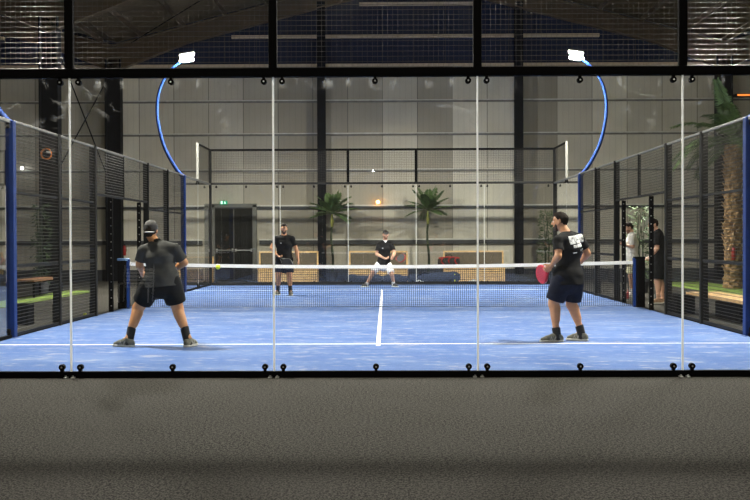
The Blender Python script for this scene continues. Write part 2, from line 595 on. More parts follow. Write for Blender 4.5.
def ibeam_column(name, x, y, w, d, z1, label, mtl=M_COLUMN, group=None, flange_x=True):
    m = MB()
    t = .03
    if flange_x:   # flanges face +-x
        m.box(x - w / 2, x - w / 2 + t, y - d / 2, y + d / 2, 0, z1)
        m.box(x + w / 2 - t, x + w / 2, y - d / 2, y + d / 2, 0, z1)
        m.box(x - w / 2 + t, x + w / 2 - t, y - t / 2, y + t / 2, 0, z1)
    else:
        m.box(x - w / 2, x + w / 2, y - d / 2, y - d / 2 + t, 0, z1)
        m.box(x - w / 2, x + w / 2, y + d / 2 - t, y + d / 2, 0, z1)
        m.box(x - t / 2, x + t / 2, y - d / 2 + t, y + d / 2 - t, 0, z1)
    root = thing(name, label, 'column', (x, y, 0), group)
    m.build('shaft', mtl, root)
    MB().box(x - w / 2 - .05, x + w / 2 + .05, y - d / 2 - .05, y + d / 2 + (.05 if flange_x else 0), 0, .025).build('base_plate', mtl, root)
    return root


# gable posts
for px, lab in ((322, 'tall dark steel post on the back wall behind the left palm'),
                (519, 'tall dark steel post on the back wall beside the bamboo plant')):
    p = at(px, 240, HY1 - .3)
    ibeam_column('gable_post', p.x, HY1 - .30, .27, .26, 7.55 + (RIDGE - EAVE) * (1 - abs(p.x - XA) / 10.02) - .15, lab, group='gable posts', flange_x=False)
# portal frames
for k, y in enumerate((23.62, 17.2, 10.6)):
    lab = ('pitched steel portal frame against the end wall', 'pitched steel portal frame one bay in front of the end wall',
           'pitched steel portal frame spanning above the court net')[k]
    pf = thing('portal_frame', lab, 'roof frame', (XA, y, 0), 'portal frames of the hall')
    for xv in (BAYS[1][0], BAYS[1][1]):
        m = MB()
        for xx in (xv - .24, xv + .24):
            m.box(xx - .015, xx + .015, y - .16, y + .16, 0, 7.3)
        m.box(xv - .225, xv + .225, y - .02, y + .02, 0, 7.3)
        m.build('column', M_COLUMN, pf)
        for sx in (-1, 1):
            xe = XA if (xv < XA) == (sx > 0) else xv + sx * 10.02
            xs = [xv, xv + sx * 2.4, xe]
            tops = [EAVE - .19, roof_z(xs[1]) - .19, RIDGE - .19]
            dep = [.85, .55, .55]
            m = MB()
            vs = []
            for x, t_, d_ in zip(xs, tops, dep):
                vs += [(x, y - .02, t_), (x, y - .02, t_ - d_), (x, y + .02, t_), (x, y + .02, t_ - d_)]
            fs = []
            for i in range(2):
                a, b = i * 4, i * 4 + 4
                fs += [(a, a + 1, b + 1, b), (a + 2, b + 2, b + 3, a + 3)]
            m.add(vs, fs)
            for i in range(2):
                for off in (0, 1):
                    m.bar((xs[i], y, tops[i] - dep[i] * off), (xs[i + 1], y, tops[i + 1] - dep[i + 1] * off), .26, .03)
            m.build('rafter', M_RAFTER, pf)
# wind bracing between the last two columns on the left
br = thing('wind_brace', 'thin crossed steel rods between the two dark columns at left', 'brace', (BAYS[1][0], 20, 0))
for a, b in (((BAYS[1][0], 17.4, 6.9), (BAYS[1][0], 23.4, 3.0)), ((BAYS[1][0], 17.4, 3.0), (BAYS[1][0], 23.4, 6.9))):
    MB().tube([a, b], .02, 6).build('rod', M_COLUMN, br)
br = thing('wind_brace', 'thin crossed steel rods bracing the roof slope near the end wall', 'brace', (-4, 20, 8.8))
for a, b in (((-8.2, 17.4, roof_z(-8.2) - .3), (-2.2, 23.4, roof_z(-2.2) - .3)), ((-8.2, 23.4, roof_z(-8.2) - .3), (-2.2, 17.4, roof_z(-2.2) - .3))):
    MB().tube([a, b], .02, 6).build('rod', M_COLUMN, br)

# fill lights added out of view behind the camera, to brighten surfaces facing it
for x, w_ in ((-4.5, 'left'), (5.5, 'right')):
    t = thing('fill_lamp', 'added fill light panel, out of view beyond the %s end of the front glass' % w_, 'lamp', (x, -14, 7.4), 'added fill lights')
    a_ = V((0, .86, -.5)).normalized()
    v_ = a_.cross(V((1, 0, 0)))
    hd = MB().obox(V((x, -14, 7.4)) - a_ * .06, (.44, 0, 0), v_ * .29, a_ * .05).build('lamp_housing', M_DARK, t)
    MB().obox((x, -14, 7.4), (.4, 0, 0), v_ * .25, a_ * .008).build('led_panel', L_FILL, hd)
    MB().tube([V((x, -14, 7.45)) - a_ * .1, (x, -14.1, roof_z(x))], .015, 6).build('hanger', M_DARK, t)

# exit door in the back wall
dl, dr_ = at(215.5, 240, HY1).x, at(253, 240, HY1).x
DZ = 2.42
dm = MB()
for (x0, x1, z0, z1) in ((dl - .12, dl, 0, DZ + .1), (dr_, dr_ + .14, 0, DZ + .1), (dl - .12, dr_ + .14, DZ, DZ + .13)):
    dm.cbox(x0, x1, HY1 - .14, HY1 - .001, z0, z1, .008)
d1 = dm.build('door_1', M_GREYSTEEL)
tag(d1, 'dark double exit door with a grey frame in the back wall', kind='structure')
mx_ = (dl + dr_) / 2
for x0, x1 in ((dl + .005, mx_ - .006), (mx_ + .006, dr_ - .005)):
    lf = MB().cbox(x0, x1, HY1 - .09, HY1 - .03, .015, DZ - .01, .006).build('door_leaf', M_DOOR, d1)
    b = MB().tube([(x0 + .06, HY1 - .16, 1.0), (x1 - .03, HY1 - .16, 1.0)], .022, 8)
    for xx in (x0 + .06, x1 - .03):
        b.cbox(xx - .03, xx + .03, HY1 - .17, HY1 - .09, .95, 1.05, .01)
    b.build('push_bar', M_SILVER, lf)
MB().box(mx_ - .012, mx_ + .012, HY1 - .1, HY1 - .09, .1, DZ - .1).build('meeting_stile', M_GREYSTEEL, d1)
pe = at(223.5, 202.6, HY1 - .2)
ex = thing('exit_sign', 'small lit green exit sign with running figure above the double door', 'exit sign', (pe.x, HY1 - .2, pe.z))
MB().cbox(pe.x - .12, pe.x + .12, HY1 - .2, HY1 - .13, pe.z - .06, pe.z + .06, .008).build('sign_box', L_GREEN, ex)
m = MB()
m.box(pe.x - .09, pe.x - .03, HY1 - .207, HY1 - .2, pe.z - .045, pe.z + .045)         # doorway
m.ball((pe.x + .045, HY1 - .203, pe.z + .035), .012, .004, .012, 6)                     # running figure
m.bar((pe.x + .04, HY1 - .203, pe.z + .02), (pe.x + .05, HY1 - .203, pe.z - .01), .022, .006, up=(0, 1, 0))
m.bar((pe.x + .05, HY1 - .203, pe.z - .01), (pe.x + .075, HY1 - .203, pe.z - .04), .014, .006, up=(0, 1, 0))
m.bar((pe.x + .05, HY1 - .203, pe.z - .01), (pe.x + .02, HY1 - .203, pe.z - .035), .014, .006, up=(0, 1, 0))
m.bar((pe.x + .04, HY1 - .203, pe.z + .018), (pe.x + .012, HY1 - .203, pe.z + .005), .01, .006, up=(0, 1, 0))
m.bar((pe.x + .04, HY1 - .203, pe.z + .018), (pe.x + .075, HY1 - .203, pe.z + .005), .01, .006, up=(0, 1, 0))
m.build('pictogram', L_PICTO, ex)
MB().box(pe.x - .01, pe.x + .01, HY1 - .15, HY1, pe.z + .05, pe.z + .09).build('bracket', M_GREYSTEEL, ex)


def lamp_or_glint(px, py, y, label, em, dx=0, r=.035):
    p = at(px, py, y)
    t = thing('lamp_or_glint', label, 'lamp', p)
    MB().ball((p.x, p.y, p.z), r, r, r, 8).build('bulb', em, t)
    m = MB()
    if dx:
        m.box(min(p.x, HX0), max(p.x, HX0 + .02), p.y - .02, p.y + .02, p.z + r * .8, p.z + r * .8 + .03)
    else:
        m.box(p.x - .02, p.x + .02, p.y, HY1, p.z + r * .8, p.z + r * .8 + .03)
    m.build('bracket', M_GREYSTEEL, t)


lamp_or_glint(378, 202, HY1 - .2, 'small orange reflection, added as a glowing ball between the palms', L_WARM, r=.06)  # orange reflection in the glass, built as a glowing ball at the wall
lamp_or_glint(373, 171, HY1 - .2, 'small white lamp on the back wall above the orange reflection', L_COOL, r=.03)
lamp_or_glint(22, 168, HY1 - .2, 'small bright white lamp on the back wall at far left, near the blue pole', L_COOL, r=.05)
p = at(745, 95, HY1 - .3)
ht = thing('infrared_heater', 'orange glowing bar heater high beside the large palm', 'heater', p)
MB().box(p.x - .25, p.x + .35, p.y - .02, p.y, p.z - .03, p.z + .03).build('glow_tube', L_HEAT, ht)
MB().box(p.x - .3, p.x + .4, p.y, HY1, p.z - .05, p.z + .05).build('housing', M_DARK, ht)

# ------------------------------------------------------------------ the court
tf = MB().box(-5.06, 5.06, 0.03, 19.97, 0.0, 0.012).build('court_turf', M_TURF)
tag(tf, 'sand-strewn blue artificial turf of the padel court', 'court surface')
LZ = .0135
for (x0, x1, y0, y1) in ((-5, 5, 3.02, 3.08), (-5, 5, 16.92, 16.98), (-.027, .027, 2.82, 17.18)):
    z = LZ if x1 > 1 else LZ + .001
    MB().box(x0, x1, y0, y1, .011, z).build('line_marking', M_LINE, tf)


def wire_grid(m, o, u, v, W, H, pu=.05, pv=.05, r=.002, rv=None):
    """welded mesh: wires along u every pv and along v every pu"""
    o, u, v = V(o), V(u).normalized(), V(v).normalized()
    n = u.cross(v)
    nu, nv = max(1, round(W / pu)), max(1, round(H / pv))

    rv = rv or r

    def wire(a, b, s1, s2, r=r):
        q = [s1 * r, s2 * r, -s1 * r, -s2 * r]
        m.add([a + k for k in q] + [b + k for k in q], [(0, 1, 5, 4), (1, 2, 6, 5), (2, 3, 7, 6), (3, 0, 4, 7)], 0, True)
    for i in range(nu + 1):
        a = o + u * (W * i / nu)
        wire(a, a + v * H, u, n, rv)
    for j in range(nv + 1):
        a = o + v * (H * j / nv) + n * r * 2
        wire(a, a + u * W, v, n)
    return m


def clamp_parts(root, x, y, z, up, outward=-1, subs=True, ax='y'):
    m = MB()
    c = MB()
    zz = z - .06 if not up else z + .05
    if ax == 'y':
        m.disc((x, y, z), (0, 1, 0), .029, .05, 16)
        m.cbox(x - .014, x + .014, y - .026, y + .026, min(z, zz), max(z, zz), .004)
        c.disc((x, y + outward * .027, z), (0, 1, 0), .008, .008, 8)
    else:
        m.disc((x, y, z), (1, 0, 0), .029, .05, 16)
        m.cbox(x - .026, x + .026, y - .02, y + .02, min(z, zz), max(z, zz), .004)
        c.disc((x + outward * .027, y, z), (1, 0, 0), .011, .008, 8)
    k = m.build('clamp', M_BLACK, root)
    if subs:
        c.build('bolt_head', M_SILVER, k)


GZ0, GZ1 = .06, 2.945
side_words = ['at the far left', 'left of the middle one', 'in the middle', 'right of the middle one', 'at the far right']
for end, y, mtl in (('front', 0.0, M_GLASS), ('rear', 20.0, M_GLASS2)):
    for k in range(5):
        x0 = -5 + 2 * k
        lab = 'clear glass wall panel of the court\'s %s end, %s' % (end, side_words[k])
        g = thing('glass_panel', lab, 'glass panel', (x0 + 1, y, GZ0), 'glass panels of the %s end' % end)
        MB().box(-1 + .009, 1 - .009, -.006, .006, GZ0 if False else 0, GZ1 - GZ0).build('pane', mtl, g).matrix_parent_inverse = Matrix()
        if k < 4:
            MB().box(x0 + 2 - .009, x0 + 2 + .009, y - .007, y + .007, GZ0, GZ1).build('joint_strip', M_JOINT, g)
        for dx in (.09, 1.0, 1.91):
            xx = x0 + dx
            if k == 0 and dx == .09 or k == 4 and dx == 1.91:
                xx = x0 + (.12 if dx < 1 else 1.88)
            clamp_parts(g, xx, y, .103, False, subs=end == 'front')
            clamp_parts(g, xx, y, 2.90, True, subs=end == 'front')
    # steel frame of this end
    fr = thing('end_frame', 'black steel frame holding the %s glass wall of the court' % end, 'court frame', (0, y, 0), 'court end frames')
    MB().cbox(-5.1, 5.1, y - .045, y + .045, 2.943 if end == 'front' else 2.97, 3.03, .008).build('top_beam', M_BLACK if end == 'front' else M_DARK, fr)
    MB().cbox(-5.1, 5.1, y - .03, y + .03, 0, .062 if end == 'front' else .10, .006).build('bottom_rail', M_BLACK if end == 'front' else M_DARK, fr)
    MB().cbox(-5.1, 5.1, y - .03, y + .03, 3.96, 4.02, .006).build('top_rail', M_BLACK, fr)
    for xx in ((-3, -1, 1, 3) if end == 'front' else (-1, 1)):
        MB().cbox(xx - .042, xx + .042, y - .03, y + .03, 3.03, 3.96, .006).build('post', M_BLACK, fr)
        if end == 'front':
            for s in (-.035, .035):
                m = MB()
                m.cbox(xx + s - .017, xx + s + .017, y - .09, y - .03, 0, .014, .004)
                m.disc((xx + s, y - .065, .02), (0, 0, 1), .009, .014, 8)
                m.build('anchor_foot', M_SILVER, fr)
    for xx in (-5.06, 5.06):
        MB().cbox(xx - .04, xx + .04, y - .045, y + .045, 0, 4.0, .006).build('corner_post', M_DARK, fr)
    # welded mesh above the glass
    spans = [(-5 + 2 * k, -3 + 2 * k) for k in range(5)] if end == 'front' else [(-5, -1), (-1, 1), (1, 5)]
    for k, (xa, xb) in enumerate(spans):
        w = side_words[k] if end == 'front' else ('left of the posts', 'between the two posts', 'right of the posts')[k]
        o = wire_grid(MB(), (xa + .03, y, 3.04), (1, 0, 0), (0, 0, 1), xb - xa - .06, .91, r=.0022 if end == 'front' else .003, rv=.0008 if end == 'front' else .003).build('mesh_panel', M_WIREG if end == 'front' else M_WIRE)
        tag(o, 'dark welded wire panel above the %s glass, %s' % (end, w), 'mesh panel', 'wire panels above the %s glass' % end)

for sx, sd in ((-1, 'left'), (1, 'right')):
    X = 5.06 * sx
    # side glass at both ends
    for (ya, yb, e, q) in ((0, 2, 'front', 'next to the front corner'), (2, 4, 'front', 'next to the front blue pole'),
                           (16, 18, 'rear', 'next to the rear blue pole'), (18, 20, 'rear', 'next to the rear corner')):
        g = thing('glass_panel', 'clear side glass panel on the %s of the court, %s' % (sd, q), 'glass panel', (X, (ya + yb) / 2, .06), 'side glass panels')
        MB().box(X - .006, X + .006, ya + .05, yb - .009, .06, 2.96).build('pane', M_GLASS2, g)
        ys = yb if yb in (2, 18) else ya
        if ys in (2, 18):
            MB().box(X - .007, X + .007, ys - .009 + (.018 if ys == ya else 0), ys + .009 + (.018 if ys == ya else 0), .06, 2.96).build('joint_strip', M_JOINT, g) if ys == yb else None
        for yy in (ya + .12, yb - .12):
            clamp_parts(g, X, yy, .115, False, subs=False, ax='x')
            clamp_parts(g, X, yy, 2.91, True, subs=False, ax='x')
    for (ya, yb, e) in ((0, 4, 'front'), (16, 20, 'rear')):
        fr = thing('side_frame', 'steel rails around the %s side glass on the court\'s %s' % (e, sd), 'court frame', (X, (ya + yb) / 2, 0), 'side glass frames')
        MB().cbox(X - .03, X + .03, ya + .05, yb - .07, 2.96, 3.01, .006).build('top_rail', M_GREYSTEEL, fr)
        MB().cbox(X - .03, X + .03, ya + .05, yb - .07, 0, .06, .006).build('bottom_rail', M_BLACK, fr)
        y2, ye = (2, 0) if e == 'front' else (18, 20)
        MB().cbox(X - .035, X + .035, y2 - .03, y2 + .03, 3.01, 4.02, .006).build('post', M_GREYSTEEL, fr)
        MB().cbox(X - .02, X + .02, min(y2, ye) + .05, max(y2, ye) - .05, 3.97, 4.02, .006).build('upper_rail', M_DARK, fr)
        o = wire_grid(MB(), (X, min(y2, ye) + .05, 3.03), (0, 1, 0), (0, 0, 1), 1.9, .93).build('mesh_panel', M_WIRE)
        tag(o, 'small dark wire panel above the %s side glass on the %s' % (e, sd), 'mesh panel', 'wire panels above the side glass')
    # fence posts
    for k, y in enumerate((6, 8, 12, 14)):
        p = thing('fence_post', 'dark steel fence post on the %s side, %s from the front blue pole' % (sd, ORD[k]), 'fence post', (X, y, 0), 'side fence posts')
        MB().cbox(X + sx * .01 - .06, X + sx * .01 + .06, y - .035, y + .035, 0, 3.02, .006).build('shaft', M_DARK, p)
        m = MB().cbox(X + sx * .07 - .075, X + sx * .07 + .075, y - .06, y + .06, 0, .02, .004)
        m.cbox(X + sx * .07 - .02, X + sx * .07 + .02, y - .01, y + .01, .02, .35, .004)
        m.build('base_plate', M_DARK, p)
    # fence mesh
    for k, (ya, yb) in enumerate(((4, 6), (6, 8), (8, 10), (10, 12), (12, 14), (14, 16))):
        z0 = 2.17 if 8 <= ya < 12 else .05
        lab = ('short wire panel over the doorway on the %s, %s the net' % (sd, 'in front of' if ya == 8 else 'behind')) if z0 > 1 else \
            'tall wire fence panel on the %s side, %s from the front glass' % (sd, {4: 'first', 6: 'second', 12: 'third', 14: 'fourth'}[ya])
        t = thing('wire_fence', lab, 'fence panel', (X, (ya + yb) / 2, z0), 'side fence panels')
        ya_ = ya + (.07 if ya == 4 else .036)
        yb_ = yb - (.07 if yb == 16 else .036)
        if ya == 8:
            yb_ = yb - .022
        if ya == 10:
            ya_ = ya + .022
        wire_grid(MB(), (X - sx * .012, ya_, z0 + .02), (0, 1, 0), (0, 0, 1), yb_ - ya_, 2.96 - z0, r=.0042, rv=.0022).build('wire_mesh', M_WIRE, t)
        for z in ((.05, 1.0, 2.02, 3.0) if z0 < 1 else (2.17, 3.0)):
            if z == 3.0:
                MB().cbox(X - .025, X + .025, ya_, yb_, 2.985, 3.02, .005).build('top_rail', M_GREYSTEEL, t)
            else:
                MB().cbox(X - .022, X + .022, ya_, yb_, z - .02, z + .02, .005).build('rail', M_DARK, t)
    m = MB().cbox(X - .03, X + .03, 9.98, 10.02, 2.15, 3.0, .005)
    tag(m.build('lintel_post', M_DARK), 'short dark upright above the doorway on the %s, over the net end' % sd, 'post')
    for k, y in enumerate((9.1, 11.3)):
        m = MB().cbox(X - .04, X + .04, y - .03, y + .03, 0, 2.14, .005)
        for j in range(14):
            m.disc((X - sx * .012, y - .031, .12 + j * .15), (0, 1, 0), .011, .01, 8, 1)
        o = m.build('door_post', [M_BLACK, M_SILVER])
        tag(o, 'black door post studded with silver bolts on the %s, %s the net' % (sd, ('in front of', 'behind')[k]), 'door post', 'studded door posts')
    # bottom kerb under the fence
    for (ya, yb, w) in ((4.07, 8, 'in front of'), (12, 15.93, 'behind')):
        o = MB().cbox(X - .02, X + .02, ya, yb, 0, .03, .004).build('kerb_strip', M_BLACK)
        tag(o, 'low black edging strip under the %s fence, %s the doorway' % (sd, w), 'edging')

    # floodlight poles
    for y, e in ((4.0, 'front'), (16.0, 'rear')):
        t = thing('floodlight_pole', 'curved blue floodlight pole at the %s %s of the court' % (e, sd), 'light pole', (X, y, 0), 'blue floodlight poles')
        MB().cbox(X - .06, X + .06, y - .06, y + .06, 0.02, 3.0, .012).build('post', M_BLUE, t)
        MB().cbox(X + sx * .05 - .13, X + sx * .05 + .13, y - .09, y + .09, 0, .02, .004).build('base_plate', M_BLUE, t)
        ctrl = [(0.0, 2.96), (.13, 3.10), (.30, 3.36), (.49, 3.75), (.60, 4.15), (.66, 4.55), (.645, 4.95), (.55, 5.30), (.36, 5.62), (.12, 5.84), (-.02, 5.93)]
        pts = []
        for i in range(len(ctrl) - 1):
            p0, p1, p2, p3 = [V(ctrl[max(0, min(len(ctrl) - 1, j))]) for j in (i - 1, i, i + 1, i + 2)]
            for q in range(4):
                s = q / 4
                pts.append(.5 * ((2 * p1) + (p2 - p0) * s + (2 * p0 - 5 * p1 + 4 * p2 - p3) * s * s + (3 * p1 - p0 - 3 * p2 + p3) * s ** 3))
        pts.append(V(ctrl[-1]))
        MB().tube([(X + sx * q.x, y, q.y) for q in pts], [.05 - .02 * i / len(pts) for i in range(len(pts))], 12).build('arch', M_BLUE, t)
        # floodlight head: two LED bars on a bracket, aimed at the court
        hc = V((X - sx * .09, y, 6.03))
        dy = 1 if e == 'front' else -1
        aim = (V((-sx * .5, .05, -.85)) if e == 'front' else V((-sx * .30, -.255, -.92))).normalized()
        ubar = V((-sx * .80, 0, -.58))
        ubar = (ubar - aim * ubar.dot(aim)).normalized()
        vbar = aim.cross(ubar).normalized()
        hd = MB()
        hd.obox(hc, ubar * .05, vbar * .145, aim * .02)
        hd = hd.build('floodlight', M_DARK, t)
        for s in (-1, 1):
            c = hc + vbar * s * .145
            MB().obox(c + aim * .015, ubar * .19, vbar * .07, aim * .028).build('lamp_housing', M_GREYSTEEL, hd)
            q = MB()
            o = c + aim * .047
            q.obox(o, ubar * .18, vbar * .062, aim * .004)
            q.build('led_panel', L_LED if e == 'front' else L_LEDR, hd)
            MB().obox(c + aim * .075 - ubar * .187, ubar * .003, vbar * .07, aim * .034).build('added_side_visor', M_DARK, hd)  # unseen visor added to keep light off the arch and outer wall
            if e == 'front':
                sg = 1 if vbar.y > 0 else -1
                MB().obox(o + vbar * sg * .067 + aim * .017, ubar * .19, vbar * .003, aim * .021).build('added_visor', M_DARK, hd)  # unseen visor added to cut this head's light on the back wall

# net
net = thing('padel_net', 'black padel net with a white top tape across the court', 'net', (0, 10, 0))
NW = 4.93


def net_top(x):
    return .845 + .07 * (x / NW) ** 2


m = MB()
n = 246
r_ = .0042
for i in range(n + 1):
    x = -NW + 2 * NW * i / n
    m.add([(x - r_, 10, .03), (x, 10 - r_, .03), (x + r_, 10, .03), (x, 10 + r_, .03), (x - r_, 10, net_top(x) - .03), (x, 10 - r_, net_top(x) - .03), (x + r_, 10, net_top(x) - .03), (x, 10 + r_, net_top(x) - .03)],
          [(0, 1, 5, 4), (1, 2, 6, 5), (2, 3, 7, 6), (3, 0, 4, 7)])
for j in range(22):
    zf = j / 21
    pts = [(-NW + 2 * NW * i / 20, 10, .03 + zf * (net_top(-NW + 2 * NW * i / 20) - .06)) for i in range(21)]
    m.tube(pts, r_, 4, caps=False)
m.build('netting', M_NET, net)
m = MB()
pts = [-NW + 2 * NW * i / 24 for i in range(25)]
for a, b in zip(pts[:-1], pts[1:]):
    za, zb = net_top(a), net_top(b)
    m.add([(a, 9.987, za - .065), (b, 9.987, zb - .065), (b, 9.987, zb), (a, 9.987, za), (a, 10.013, za - .065), (b, 10.013, zb - .065), (b, 10.013, zb), (a, 10.013, za)],
          [(0, 1, 2, 3), (4, 7, 6, 5), (3, 2, 6, 7), (0, 4, 5, 1)])
m.build('top_tape', M_TAPE, net)
MB().tube([(-NW, 10, .03), (NW, 10, .03)], .006, 6).build('bottom_cord', M_NET, net)
for sx, sd in ((-1, 'left'), (1, 'right')):
    X = sx * 4.96
    t = thing('net_post', 'blue net post with a black padded box at the %s end of the net' % sd, 'net post', (X, 10, 0), 'net posts')
    MB().cbox(X - .025, X + .025, 9.95, 10.05, .012, .97, .006).build('post', M_BLUE, t)
    MB().cbox(min(X + sx * .026, X + sx * .19), max(X + sx * .026, X + sx * .19), 9.9, 10.1, .012, .95, .012).build('pad', M_BLACK, t)
    MB().cbox(min(X, X + sx * .2), max(X, X + sx * .2), 9.9, 10.1, .95, .995, .01).build('cap', M_LBLUE if sx < 0 else M_BLACK, t)

# ------------------------------------------------------------------ furniture and plants behind the court
def bench(px0, px1, y, label, top=0.98, seat=.45):
    x0, x1 = at(px0, 260, y).x, at(px1, 260, y).x
    t = thing('wooden_bench', label, 'bench', ((x0 + x1) / 2, y, 0), 'pine benches behind the court')
    d = .46
    m = MB()
    for j in range(5):
        z = .03 + j * (seat - .07) / 5
        m.cbox(x0 + .02, x1 - .02, y, y + .025, z, z + (seat - .07) / 5 - .012, .004)
    m.build('slatted_front', M_WOOD, t)
    m = MB()
    for xx in (x0, x1 - .03):
        m.cbox(xx, xx + .03, y + .026, y + d, .0, seat - .035, .004)
    m.build('side_board', M_WOOD, t)
    MB().cbox(x0 - .01, x1 + .01, y - .02, y + d, seat - .034, seat, .005).build('seat', M_WOOD, t)
    m = MB()
    for xx in (x0, x1 - .045):
        m.cbox(xx, xx + .045, y + d - .07, y + d, seat + .001, top, .005)
    m.cbox(x0, x1, y + d - .07, y + d, top - .045, top + .002, .005)
    m.build('back_frame', M_WOOD, t)
    MB().cbox(x0 + .046, x1 - .046, y + d - .06, y + d - .02, seat + .005, top - .046, .008).build('backrest', M_CUSH, t)
    return t


bench(257.5, 317.5, 21.75, 'pine bench with taupe backrest behind the player in navy shorts')
bench(348.5, 408, 21.75, 'pine bench with taupe backrest behind the player in white shorts')
bench(444, 505, 21.75, 'pine bench with taupe backrest beside the red and black bag')
bench(152, 211.5, 21.9, 'pine bench beyond the side glass, left of the exit door', top=.82)


def frond(mb, base, az, el, L, droop, nleaf=13, lw=.03, ll=.35, rnd=random, mi=0):
    """one pinnate leaf: a drooping midrib with paired leaflets"""
    d = V((math.cos(az) * math.cos(el), math.sin(az) * math.cos(el), math.sin(el)))
    pts = []
    p = V(base)
    n = 9
    for i in range(n):
        pts.append(p.copy())
        p = p + d * (L / (n - 1))
        d = (d + V((0, 0, -droop / n))).normalized()
    mb.tube(pts, [.012 * (1 - .8 * i / n) for i in range(n)], 5, mi)
    for i in range(nleaf):
        s = .15 + .85 * i / (nleaf - 1)
        f = s * (n - 1)
        k = min(int(f), n - 2)
        q = pts[k].lerp(pts[k + 1], f - k)
        t = (pts[k + 1] - pts[k]).normalized()
        sd = t.cross(V((0, 0, 1))).normalized()
        up = sd.cross(t)
        for sg in (-1, 1):
            l = ll * (math.sin(PI * (.18 + .75 * s)) * .8 + .2) * rnd.uniform(.85, 1.1)
            dd = (sd * sg * .75 + t * .75 + up * .05).normalized()
            w = t * lw * .5
            m1 = q + dd * l * .55 + up * .0
            e = q + dd * l + V((0, 0, -.25 * l))
            mb.add([q - w * .4, q + w * .4, m1 + w, m1 - w, e], [(0, 1, 2, 3), (3, 2, 4)], mi)


def palm(px, pyc, y, label, nf=19, seed=1, L=.76):
    rnd = random.Random(seed)
    c = at(px, pyc, y)
    t = thing('palm_tree', label, 'palm', (c.x, y, 0), 'slim palms behind the court')
    zc = c.z
    MB().tube([(c.x + .03 * math.sin(i), y, .25 + (zc - .75) * i / 6) for i in range(7)], [.045, .042, .04, .038, .036, .035, .034], 10).build('trunk', M_TRUNK, t)
    MB().tube([(c.x, y, zc - .52), (c.x, y, zc - .35), (c.x, y, zc - .1)], [.042, .055, .03], 10).build('crownshaft', M_SHAFT, t)
    m = MB().tube([(c.x, y, 0), (c.x, y, .30), (c.x, y, .31), (c.x, y, .29)], [.15, .19, .19, .17], 20)
    m.build('pot', M_PLINTH, t)
    for i in range(nf):
        m = MB()
        frond(m, (c.x, y, zc - .08), 2.4 * i + rnd.uniform(-.25, .25), 1.35 - 1.5 * i / nf, L * rnd.uniform(.85, 1.1), rnd.uniform(.3, .9), 17, .055, .28, rnd)
        m.build('frond', M_FROND, t)


palm(332, 211, 23.0, 'slim palm with yellow-green crownshaft beside the dark gable post', seed=3)
palm(428, 208, 23.0, 'slim palm with long dark stem beside the red and black bag', seed=5, nf=20)

# big palm on the right with a thick husky trunk
bp = at(733, 290, 17.2)
bx = bp.x
t = thing('palm_tree', 'large palm with thick shaggy brown trunk on the right grass strip', 'palm', (bx, 17.2, 0))
rnd = random.Random(11)
m = MB()
nz, na = 46, 26
vs = []
for i in range(nz + 1):
    z = .02 + 3.8 * i / nz
    for k in range(na):
        a = 2 * PI * k / na + (i % 2) * PI / na
        rr = .20 + .05 * math.sin(i * 2.1 + k * 1.3) * .6 + rnd.uniform(-.018, .035) + .05 * (1 - min(1, z / .4))
        vs.append((bx + rr * math.cos(a), 17.2 + rr * math.sin(a), z))
fs = [(i * na + k, i * na + (k + 1) % na, (i + 1) * na + (k + 1) % na, (i + 1) * na + k) for i in range(nz) for k in range(na)]
m.add(vs, fs)
for i in range(120):     # old leaf stubs sticking out of the husk
    a = rnd.uniform(0, 2 * PI)
    z = rnd.uniform(.3, 3.7)
    b = V((bx + .19 * math.cos(a), 17.2 + .19 * math.sin(a), z))
    e = b + V((math.cos(a) * .11, math.sin(a) * .11, rnd.uniform(.08, .16)))
    m.tube([b, e], [.03, .012], 5)
m.build('trunk', M_HUSK, t)
for i in range(22):
    m = MB()
    frond(m, (bx, 17.2, 3.85), 2 * PI * i / 22 * 1.0 + rnd.uniform(-.2, .2), rnd.uniform(-.1, 1.3), rnd.uniform(1.5, 1.95), rnd.uniform(.8, 2.0), 30, .05, .42, rnd)
    m.build('frond', M_FROND, t)


def bushy(name, px, y, w, h, label, n=420, seed=2):
    rnd = random.Random(seed)
    c = at(px, 260, y)
    t = thing(name, label, 'plant', (c.x, y, 0))
    for i in range(5):
        x = c.x + rnd.uniform(-w, w) * .3
        yy = y + rnd.uniform(-w, w) * .3
        MB().tube([(x, yy, .26), (x + rnd.uniform(-.06, .06), yy, h * .5), (x + rnd.uniform(-.12, .12), yy, h * .93)], [.014, .012, .006], 6).build('stem', M_TRUNK, t)
    m = MB()
    for i in range(n):
        z = rnd.uniform(.12, 1) * h
        a = rnd.uniform(0, 2 * PI)
        s = w * math.sqrt(rnd.random()) * (.55 + .45 * math.sin(PI * min(1, z / h * .9 + .05)))
        q = V((c.x + s * math.cos(a), y + s * math.sin(a), z))
        d = V((math.cos(a + rnd.uniform(-1, 1)), math.sin(a + rnd.uniform(-1, 1)), rnd.uniform(-.9, .6))).normalized()
        sd = d.orthogonal().normalized() * .016
        L = rnd.uniform(.11, .2)
        m.add([q, q + d * L * .45 + sd, q + d * L, q + d * L * .45 - sd], [(0, 1, 2, 3)])
    m.build('foliage', M_BAMB, t)
    MB().tube([(c.x, y, 0), (c.x, y, .28), (c.x, y, .29), (c.x, y, .27)], [.16, .2, .2, .18], 18).build('pot', M_PLINTH, t)


bushy('bamboo_plant', 547, 22.4, .26, 2.25, 'tall bushy bamboo plant behind the rear glass, right of the dark post', seed=4, n=520)
bushy('laurel_plant', 641, 15.4, .33, 2.15, 'bushy dark green plant standing behind the man in white', seed=6, n=520)
bushy('laurel_plant', 41, 15.6, .2, 2.3, 'leafy dark green plant by the dark column with the orange cable coil', seed=8, n=260)

